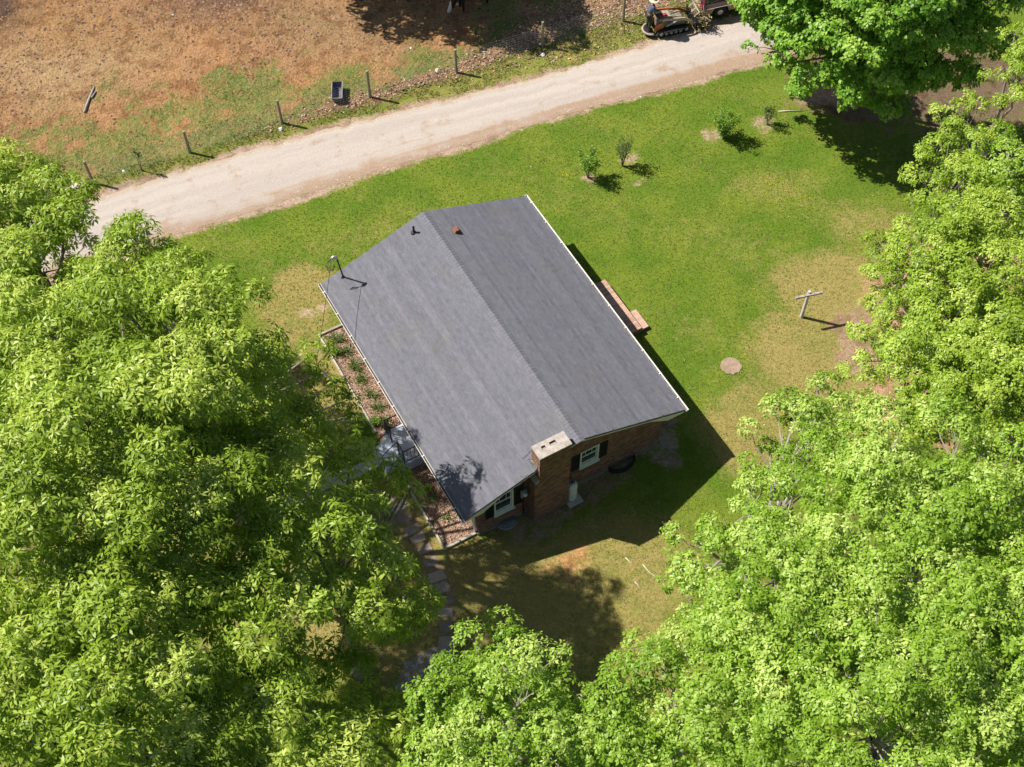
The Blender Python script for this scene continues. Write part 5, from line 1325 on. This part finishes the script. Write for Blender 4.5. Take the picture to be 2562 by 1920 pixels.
tree('oak_tree', 'open thin-crowned oak on the right with bare soil showing through', 'open_oak', LP([(2240, 600, 8, .65), (2290, 560, 8.5, .6), (2235, 680, 8, .6), (2330, 650, 9.5, 1.0), (2420, 610, 10, 1.1), (2510, 690, 10, 1.2), (2400, 760, 9.5, 1.1), (2275, 780, 8.5, .8), (2200, 850, 8, .65), (2165, 905, 8, .55), (2290, 900, 9, .9), (2400, 880, 9.5, 1.0), (2520, 850, 10, 1.2), (2340, 1010, 9, .9), (2470, 1000, 9.5, 1.1), (2550, 960, 10, 1.1), (2350, 720, 8, .9), (2460, 800, 8.5, 1.0), (2230, 740, 7.5, .6), (2350, 830, 8, .9), (2420, 960, 8.5, .9), (2480, 560, 9, .9)], 1.12), seed=36, group=TREES_E, trunk_r=.15, fill=.35)
tree('oak_tree', 'slim yellow-green oak at upper right with visible bare limbs', 'open_oak', LP([(2425, 290, 8, .6), (2380, 320, 8, .6), (2470, 325, 8, .6), (2340, 390, 8, .65), (2440, 395, 8.5, .75), (2315, 440, 7.5, .5), (2400, 460, 8, .75), (2345, 500, 7.5, .6), (2470, 440, 8, .5), (2400, 390, 7.5, .6), (2370, 440, 7.2, .5), (2430, 350, 7.4, .5)], 1.1), seed=37, group=TREES_E, trunk_r=.11, fill=.5)
tree('oak_tree', 'oak at the right edge beside the slim one', 'oak', LP([(2545, 340, 8, .65), (2530, 430, 9, .9), (2515, 520, 9, .8), (2560, 540, 9, .9)]), seed=38, group=TREES_E, trunk_r=.18)
tree('oak_tree', 'leafy branch tips entering at the top right corner', 'open_oak', LP([(2545, 105, 8, .75), (2510, 165, 7.5, .5), (2565, 190, 8, .65), (2532, 245, 7, .35), (2600, 120, 8.5, 1.0)]), seed=39, group=TREES_E, trunk_r=.18)
tree('maple_tree', 'dark green maple at the top right overhanging the gravel road', 'maple', LP([(1965, 55, 5, 1.35), (2060, 110, 5.5, 1.6), (1925, 40, 4.2, .95), (1905, 135, 3.4, .62), (1965, 160, 3.6, .9), (2150, 50, 7, 2.0), (2150, 165, 5, 1.5), (2250, 140, 5.5, 1.6), (2110, 235, 4, .8), (2215, 225, 4, .85), (2300, 50, 7, 1.8), (2385, 105, 6, 1.35), (2320, 180, 5, 1.0), (2450, 40, 6.5, 1.3), (2050, -70, 8, 2.2), (2250, -70, 9, 2.4), (1950, -50, 6, 1.8), (1995, 205, 3.2, .55), (1895, 15, 4.2, .6), (2420, -60, 8, 1.8)]), base=gp(2117, 215), seed=41, trunk_r=.36, fork=.3, fill=.6)
tree('pasture_tree', 'broad tree standing just beyond the top edge whose shadow falls on the pasture', 'pasture', [(Vector(p), r) for p, r in (((-7.0, 50.5, 6.5), 2.4), ((-10.2, 51.0, 6.2), 1.9), ((-4.1, 49.9, 6.4), 2.0), ((-6.6, 52.8, 8.2), 2.2), ((-3.2, 51.2, 6.0), 1.4), ((-5.6, 49.0, 6.0), 1.0), ((-10.4, 49.4, 5.6), .8), ((-2.4, 49.8, 5.2), .9))], base=Vector((-6.4, 51.6, 0)), seed=43, trunk_r=.28, fork=.35)

# ------------------------------------------------------------------ shrubs and bed plants
def shrub(name, label, px, py, h, r, dens, seed, stems=5, mat='shrub_leaf', group=None, lsz=(.06, .11), bark='bark', spread=1.0, lift=.35, cat='shrub'):
    rng = np.random.default_rng(seed); rr = random.Random(seed); p = gp(px, py) if not isinstance(px, Vector) else px
    root = empty(name, p, 0, label, cat, group); st = MB(); tips = []
    for k in range(stems):
        a = 2 * math.pi * k / stems + rr.uniform(-.4, .4); rad = r * rr.uniform(.35, .9) * spread; zz = h * rr.uniform(.7, 1.0)
        e = Vector((rad * math.cos(a), rad * math.sin(a), zz)); m_ = e * .5 + Vector((0, 0, h * .08))
        st.tube([(0.02 * math.cos(a), .02 * math.sin(a), -.02), m_, e], [.022, .014, .005], 5, False)
        for t in np.linspace(lift, 1.0, 6):
            b = Vector((0, 0, 0)).lerp(m_, min(1, t * 2)) if t < .5 else m_.lerp(e, t * 2 - 1)
            f = b + Vector((rr.uniform(-1, 1), rr.uniform(-1, 1), rr.uniform(-.1, .7))) * r * .35; st.tube([b, f], [.007, .003], 4, False); tips += [b, f]
    st.build('stem', M[bark], root)
    T = np.array([tuple(t) for t in tips]); n = int(dens)
    b = T[rng.integers(len(T), size=n)] + rng.normal(size=(n, 3)) * r * .13
    d = unit(rng.normal(size=(n, 3)) + np.array((0, 0, .35))); l = rng.uniform(*lsz, n)
    me = leaves_mesh('foliage', b, d, l, l * .28, rng.uniform(.2, .8, n), np.clip(rng.normal(.5, .2, n), 0, 1), rng)
    o = link('foliage', me, M[mat], root); o['kind'] = 'stuff'; return root
shrub('young_shrub', 'vase-shaped young shrub nearest the house roof on the lawn', 1471, 445, 1.55, .62, 1500, 51, 7, lift=.4)
shrub('young_shrub', 'sparse many-stemmed young shrub with few leaves on the lawn', 1557, 416, 1.50, .50, 620, 52, 9, mat='lily_leaf', lift=.5)
shrub('young_shrub', 'densest bright green young shrub in a bare ring of soil', 1809, 345, 1.6, .66, 2600, 53, 8, lift=.2)
shrub('young_sapling', 'thin sapling in a pinkish bare ring below the maple', 1919, 312, 1.1, .42, 420, 54, 5, mat='lily_leaf', lift=.55)
shrub('young_sapling', 'slim leaning sapling in the pasture between the two left posts', 356, 428, 1.55, .22, 110, 55, 2, mat='lily_leaf', lift=.7, spread=.5)
def clump(label, p, n, h, seed, mat='lily_leaf', group='strap-leaved plants in the mulch bed', w=.013):
    """arching strap-leaved clump"""
    rng = np.random.default_rng(seed); root = empty('bed_plant', p, 0, label, 'plant', group)
    a = rng.uniform(0, 2 * np.pi, n); el = rng.uniform(.5, 1.3, n); l = h * rng.uniform(.7, 1.2, n); s = np.stack([-np.sin(a), np.cos(a), np.zeros(n)], 1)
    o0 = rng.normal(size=(n, 3)) * np.array((.07, .07, 0)); d = np.stack([np.cos(a) * np.cos(el), np.sin(a) * np.cos(el), np.sin(el)], 1)
    p1 = o0 + d * (l * .5)[:, None]; d2 = d * np.array((1, 1, .25)); p2 = p1 + unit(d2) * (l * .5)[:, None] - np.array((0, 0, .05))
    ww = w * rng.uniform(.7, 1.3, n)[:, None]
    V = np.stack([o0 - s * ww, o0 + s * ww, p1 + s * ww, p1 - s * ww, p2 + s * ww * .3, p2 - s * ww * .3], 1).reshape(-1, 3)
    i = np.arange(n) * 6; q = np.concatenate([np.stack([i, i + 1, i + 2, i + 3], 1), np.stack([i + 3, i + 2, i + 4, i + 5], 1)])
    o = link('foliage', np_mesh('foliage', V, q, {'tone': np.repeat(np.clip(rng.normal(.5, .22, n), 0, 1), 6)}), M[mat], root); o['kind'] = 'stuff'; return root
BEDP = [(1.05, -4.70, 60, .42), (1.75, -4.62, 55, .40), (2.55, -4.62, 70, .46), (3.30, -4.66, 45, .40), (4.05, -4.66, 50, .40), (4.75, -4.70, 45, .40), (5.35, -4.72, 40, .36)]
for k, (u, v, n, h) in enumerate(BEDP):
    clump('arching strap-leaved plant, %s from the north end of the mulch bed' % ORD[k], hw(u, v, .01), n, h, 60 + k)
clump('strap-leaved plant squeezed against the north side of the porch', hw(5.86, -4.62, .01), 35, .42, 69)
clump('strap-leaved plant in the shaded south part of the mulch bed', hw(9.3, -4.75, .01), 34, .34, 70)
clump('small strap-leaved plant near the south timber of the mulch bed', hw(10.3, -4.55, .01), 26, .3, 71)
shrub('bed_shrub', 'small bright green rounded shrub at the north end of the bed', hw(1.62, -5.02, .01), 0, .34, .26, 420, 72, 6, lsz=(.05, .09), lift=.2)
shrub('bed_shrub', 'small bright green rounded shrub just north of the porch', hw(5.35, -5.06, .01), 0, .32, .24, 380, 73, 6, lsz=(.05, .09), lift=.2)
shrub('bed_shrub', 'reddish twiggy bush beside the porch railing', hw(5.72, -4.86, .01), 0, .5, .25, 60, 74, 7, mat='lily_leaf', lsz=(.05, .08), lift=.4)
shrub('bed_shrub', 'small green shrub in the south part of the mulch bed', hw(8.9, -4.6, .01), 0, .3, .2, 220, 75, 5, lsz=(.05, .08), lift=.2)
# ------------------------------------------------------------------ ground cover nobody could count
def scatter(n, xr, yr, rng):
    return rng.uniform(*xr, n), rng.uniform(*yr, n)
def house_mask(x, y, m_=0.0):
    c, s = math.cos(HTH), math.sin(HTH); dx, dy = x - HX, y - HY; u = c * dx + s * dy; v = -s * dx + c * dy
    inside = (u > WX0 - m_) & (u < WX1 + m_) & (np.abs(v) < WY + m_)
    bed = (u > .4) & (u < 11.5) & (v > -5.35) & (v < -3.8)
    st = (u > 3.9) & (u < 6.8) & (v > 3.8) & (v < 6.55)
    return inside | bed | st
def cover_mat(name, a, b, c_, d_):
    mt, nt, bs = new_mat(name)
    t = attr(nt, 'tone'); dr = attr(nt, 'dry')
    col = mixc(nt, dr, mixc(nt, t, a, b), mixc(nt, t, c_, d_))
    nt.links.new(col, bs.inputs['Base Color']); bs.inputs['Roughness'].default_value = .8; bs.inputs['Specular IOR Level'].default_value = .25
    return mt
def blades(name, x, y, h, wid, tone, dry, rng, mat, label, lean=.9, per=3):
    n = len(x); i = np.repeat(np.arange(n), per); N_ = len(i)
    a = rng.uniform(0, 2 * np.pi, N_); hh = h[i] * rng.uniform(.6, 1.25, N_); le = lean * rng.uniform(.4, 1.3, N_)
    b = np.stack([x[i] + rng.normal(0, .018, N_), y[i] + rng.normal(0, .018, N_), np.full(N_, 0.0)], 1)
    s = np.stack([-np.sin(a), np.cos(a), np.zeros(N_)], 1) * (wid[i] * rng.uniform(.7, 1.3, N_))[:, None]
    tip = b + np.stack([np.cos(a) * hh * le, np.sin(a) * hh * le, hh], 1)
    V = np.stack([b - s, b + s, tip], 1).reshape(-1, 3)
    me = np_mesh(name, V, np.arange(3 * N_).reshape(-1, 3), {'tone': np.repeat(np.clip(tone[i] + rng.normal(0, .18, N_), 0, 1), 3), 'dry': np.repeat(np.clip(dry[i], 0, 1), 3)})
    return tag(link(name, me, mat), label, 'grass', kind='stuff')
rc_ = np.random.default_rng(77)
M['grass'] = cover_mat('grass_blades', (0.082, 0.120, 0.013), (0.225, 0.275, 0.042), (0.16, 0.13, 0.04), (0.36, 0.30, 0.12))
x, y = scatter(170000, (-16, 20), (13, 50), rc_)
dry, soil, _, past = ground_masks(x, y)
se = poly_y(ROAD_S, x); ne = poly_y(ROAD_N, x)
keep = (y < se - .02) & (soil + rc_.normal(0, .12, len(x)) < .42) & ~house_mask(x, y, .05)
x1, y1, d1 = x[keep], y[keep], dry[keep]
dd = sstep(.30, .78, d1 + rc_.normal(0, .16, len(x1)) + (fbm(x1, y1, 2.2, 2) - .5) * .7)
blades('lawn_grass', x1, y1, np.full(len(x1), .035), np.full(len(x1), .012), fbm(x1, y1, .5, 8) * .9, dd, rc_, M['grass'], 'short mown grass of the lawn around the house')
x, y = scatter(110000, (-24, 14), (34, 52), rc_)
dry, soil, _, past = ground_masks(x, y); ne = poly_y(ROAD_N, x)
fdv = (x - _f0.x) * FNOR.x + (y - _f0.y) * FNOR.y
tuft = fbm(x, y, 1.6, 12)
keep = (y > ne - .10 + (tuft - .5) * .5) & (soil + rc_.normal(0, .10, len(x)) < .50) & (tuft > .38)
x2, y2 = x[keep], y[keep]; hgt = np.where(fdv[keep] < .4, .07, .035) * (0.5 + tuft[keep])
dd = sstep(.38, .85, dry[keep] + rc_.normal(0, .18, len(x2)))
blades('verge_grass', x2, y2, hgt, np.full(len(x2), .013), tuft[keep], dd, rc_, M['grass'], 'ragged grass tufts on the verge and pasture edge')
# fallen leaves under the fence, chips on the bed, clods on the pasture
def flakes(name, x, y, z, size, tone, mat, label, rng, tilt=.45):
    n = len(x); a = rng.uniform(0, 2 * np.pi, n); u = np.stack([np.cos(a), np.sin(a), rng.normal(0, tilt, n)], 1); v = np.stack([-np.sin(a), np.cos(a), rng.normal(0, tilt, n)], 1)
    c = np.stack([x, y, z], 1); l = size * rng.uniform(.6, 1.4, n); w = l * rng.uniform(.45, .8, n)
    u *= l[:, None]; v *= w[:, None]; lift = np.abs(u[:, 2]) + np.abs(v[:, 2]); c[:, 2] += lift * .6
    V = np.stack([c - u, c + v * .9, c + u, c - v], 1).reshape(-1, 3)
    return tag(link(name, np_mesh(name, V, np.arange(4 * n).reshape(-1, 4), {'tone': np.repeat(tone, 4)}), mat), label, 'litter', kind='stuff')
M['dead_leaf'] = pmat('dead_leaf', (0.50, 0.33, 0.23), (0.22, 0.125, 0.08), 3, .85, tone=2.2)
x, y = scatter(120000, (-14, 12), (38, 52), rc_)
fdv = (x - _f0.x) * FNOR.x + (y - _f0.y) * FNOR.y
cw = .05 + 1.3 * sstep(-4, 5, x); dens = np.exp(-((fdv - cw) / (.40 + 1.5 * sstep(-4, 5, x))) ** 2) * sstep(-13.5, -7, x) * (0.25 + fbm(x, y, .9, 4) * 1.2)
keep = (rc_.random(len(x)) < dens * .55) & (y > poly_y(ROAD_N, x) + .35)
flakes('leaf_litter', x[keep], y[keep], np.full(keep.sum(), .012), .05, rc_.random(keep.sum()), M['dead_leaf'], 'drift of dead brown leaves along the wire fence', rc_)
c, s = math.cos(HTH), math.sin(HTH); u = rc_.uniform(.5, 11.4, 9000); v = rc_.uniform(-5.18, -3.95, 9000)
M['chip'] = pmat('bark_chip', (0.48, 0.32, 0.24), (0.20, 0.12, 0.085), 3, .9, tone=2.2)
kp = ~((u > 6.05) & (u < 7.85))
flakes('mulch_chips', HX + u[kp] * c - v[kp] * s, HY + u[kp] * s + v[kp] * c, np.full(kp.sum(), .016), .030, rc_.random(kp.sum()), M['chip'], 'loose bark chips on the mulch bed', rc_)
def lumps(name, x, y, size, mat, label, rng, flat=.6):
    n = len(x); oc = np.array([(1, 0, 0), (.3, .95, 0), (-.8, .6, 0), (-.8, -.6, 0), (.3, -.95, 0), (.1, .05, 1)])
    a = rng.uniform(0, 2 * np.pi, n); ca, sa = np.cos(a), np.sin(a)
    P = oc[None] * (size * rng.uniform(.6, 1.4, n))[:, None, None] * rng.uniform(.7, 1.3, (n, 6, 1))
    X = P[..., 0] * ca[:, None] - P[..., 1] * sa[:, None] + x[:, None]; Y = P[..., 0] * sa[:, None] + P[..., 1] * ca[:, None] + y[:, None]; Z = P[..., 2] * flat
    hzv = sstep(.8, 2.5, (x - _f0.x) * FNOR.x + (y - _f0.y) * FNOR.y) * (fbm(x, y, 1.1, 41, 5) - .5) * .16
    V = np.stack([X, Y, Z + hzv[:, None] - .008], -1).reshape(-1, 3); i = np.arange(n)[:, None] * 6
    t = np.concatenate([np.stack([i[:, 0] + k, i[:, 0] + (k + 1) % 5, i[:, 0] + 5], 1) for k in range(5)])
    return tag(link(name, np_mesh(name, V, t, {'tone': np.repeat(rng.random(n), 6)}), mat), label, 'soil', kind='stuff')
M['clod'] = pmat('soil_clod', (0.30, 0.175, 0.105), (0.085, 0.05, 0.035), 2, .95, tone=1.8)
x, y = scatter(70000, (-27, 14), (38, 56), rc_)
fdv = (x - _f0.x) * FNOR.x + (y - _f0.y) * FNOR.y; k_ = fbm(x, y, .35, 14)
keep = (fdv > 1.0) & (rc_.random(len(x)) < sstep(.5, 5, fdv) * (k_ * 1.5 - .25))
lumps('soil_clods', x[keep], y[keep], rc_.uniform(.02, .07, keep.sum()), M['clod'], 'clods of trampled red-brown soil on the pasture', rc_)
M['stone_bit'] = pmat('gravel_stones', (0.62, 0.57, 0.52), (0.30, 0.27, 0.25), 2, .95, tone=2.0)
x, y = scatter(26000, (-20, 14), (33, 50), rc_); t = (y - poly_y(ROAD_S, x)) / (poly_y(ROAD_N, x) - poly_y(ROAD_S, x))
keep = (t > .03) & (t < .99)
xx, yy = x[keep], y[keep]
o = lumps('gravel_stones', xx, yy, rc_.uniform(.010, .024, keep.sum()), M['stone_bit'], 'loose stones lying on the gravel road', rc_); o.location.z = 0.03
# yellow flowers in the lawn
for nm, px, py, r, n, lab in (('yellow_flowers', 1932, 460, .75, 260, 'loose patch of tiny yellow flowers on the lawn below the saplings'), ('yellow_flowers', 1416, 438, .16, 40, 'small yellow flower clump left of the vase-shaped shrub'), ('yellow_flowers', 1863, 891, .12, 30, 'small yellow-green weed beside the round slab'), ('yellow_flowers', 2010, 495, .35, 60, 'few yellow flowers on the dry lawn lower right of the larger patch')):
    p = gp(px, py); xx = p.x + rc_.normal(0, r * .5, n); yy = p.y + rc_.normal(0, r * .5, n)
    if 'flower' in nm and 'flower_mat' not in M: M['flower_mat'] = pmat('yellow_petals', (0.50, 0.42, 0.03), (0.28, 0.30, 0.03), 3, .8, tone=1.5)
    o = flakes(nm, xx, yy, np.full(n, .05), .017, rc_.random(n), M['flower_mat'], lab, rc_); o['category'] = 'flowers'

x, y = scatter(900, (-14, 20), (14, 47), rc_); keep = (y < poly_y(ROAD_S, x) - .2) & ~house_mask(x, y, .1)
flakes('lawn_debris', x[keep], y[keep], np.full(keep.sum(), .04), .022, rc_.random(keep.sum()) * .8 + .2, M['dead_leaf'], 'scattered dead leaves and bits on the lawn', rc_)
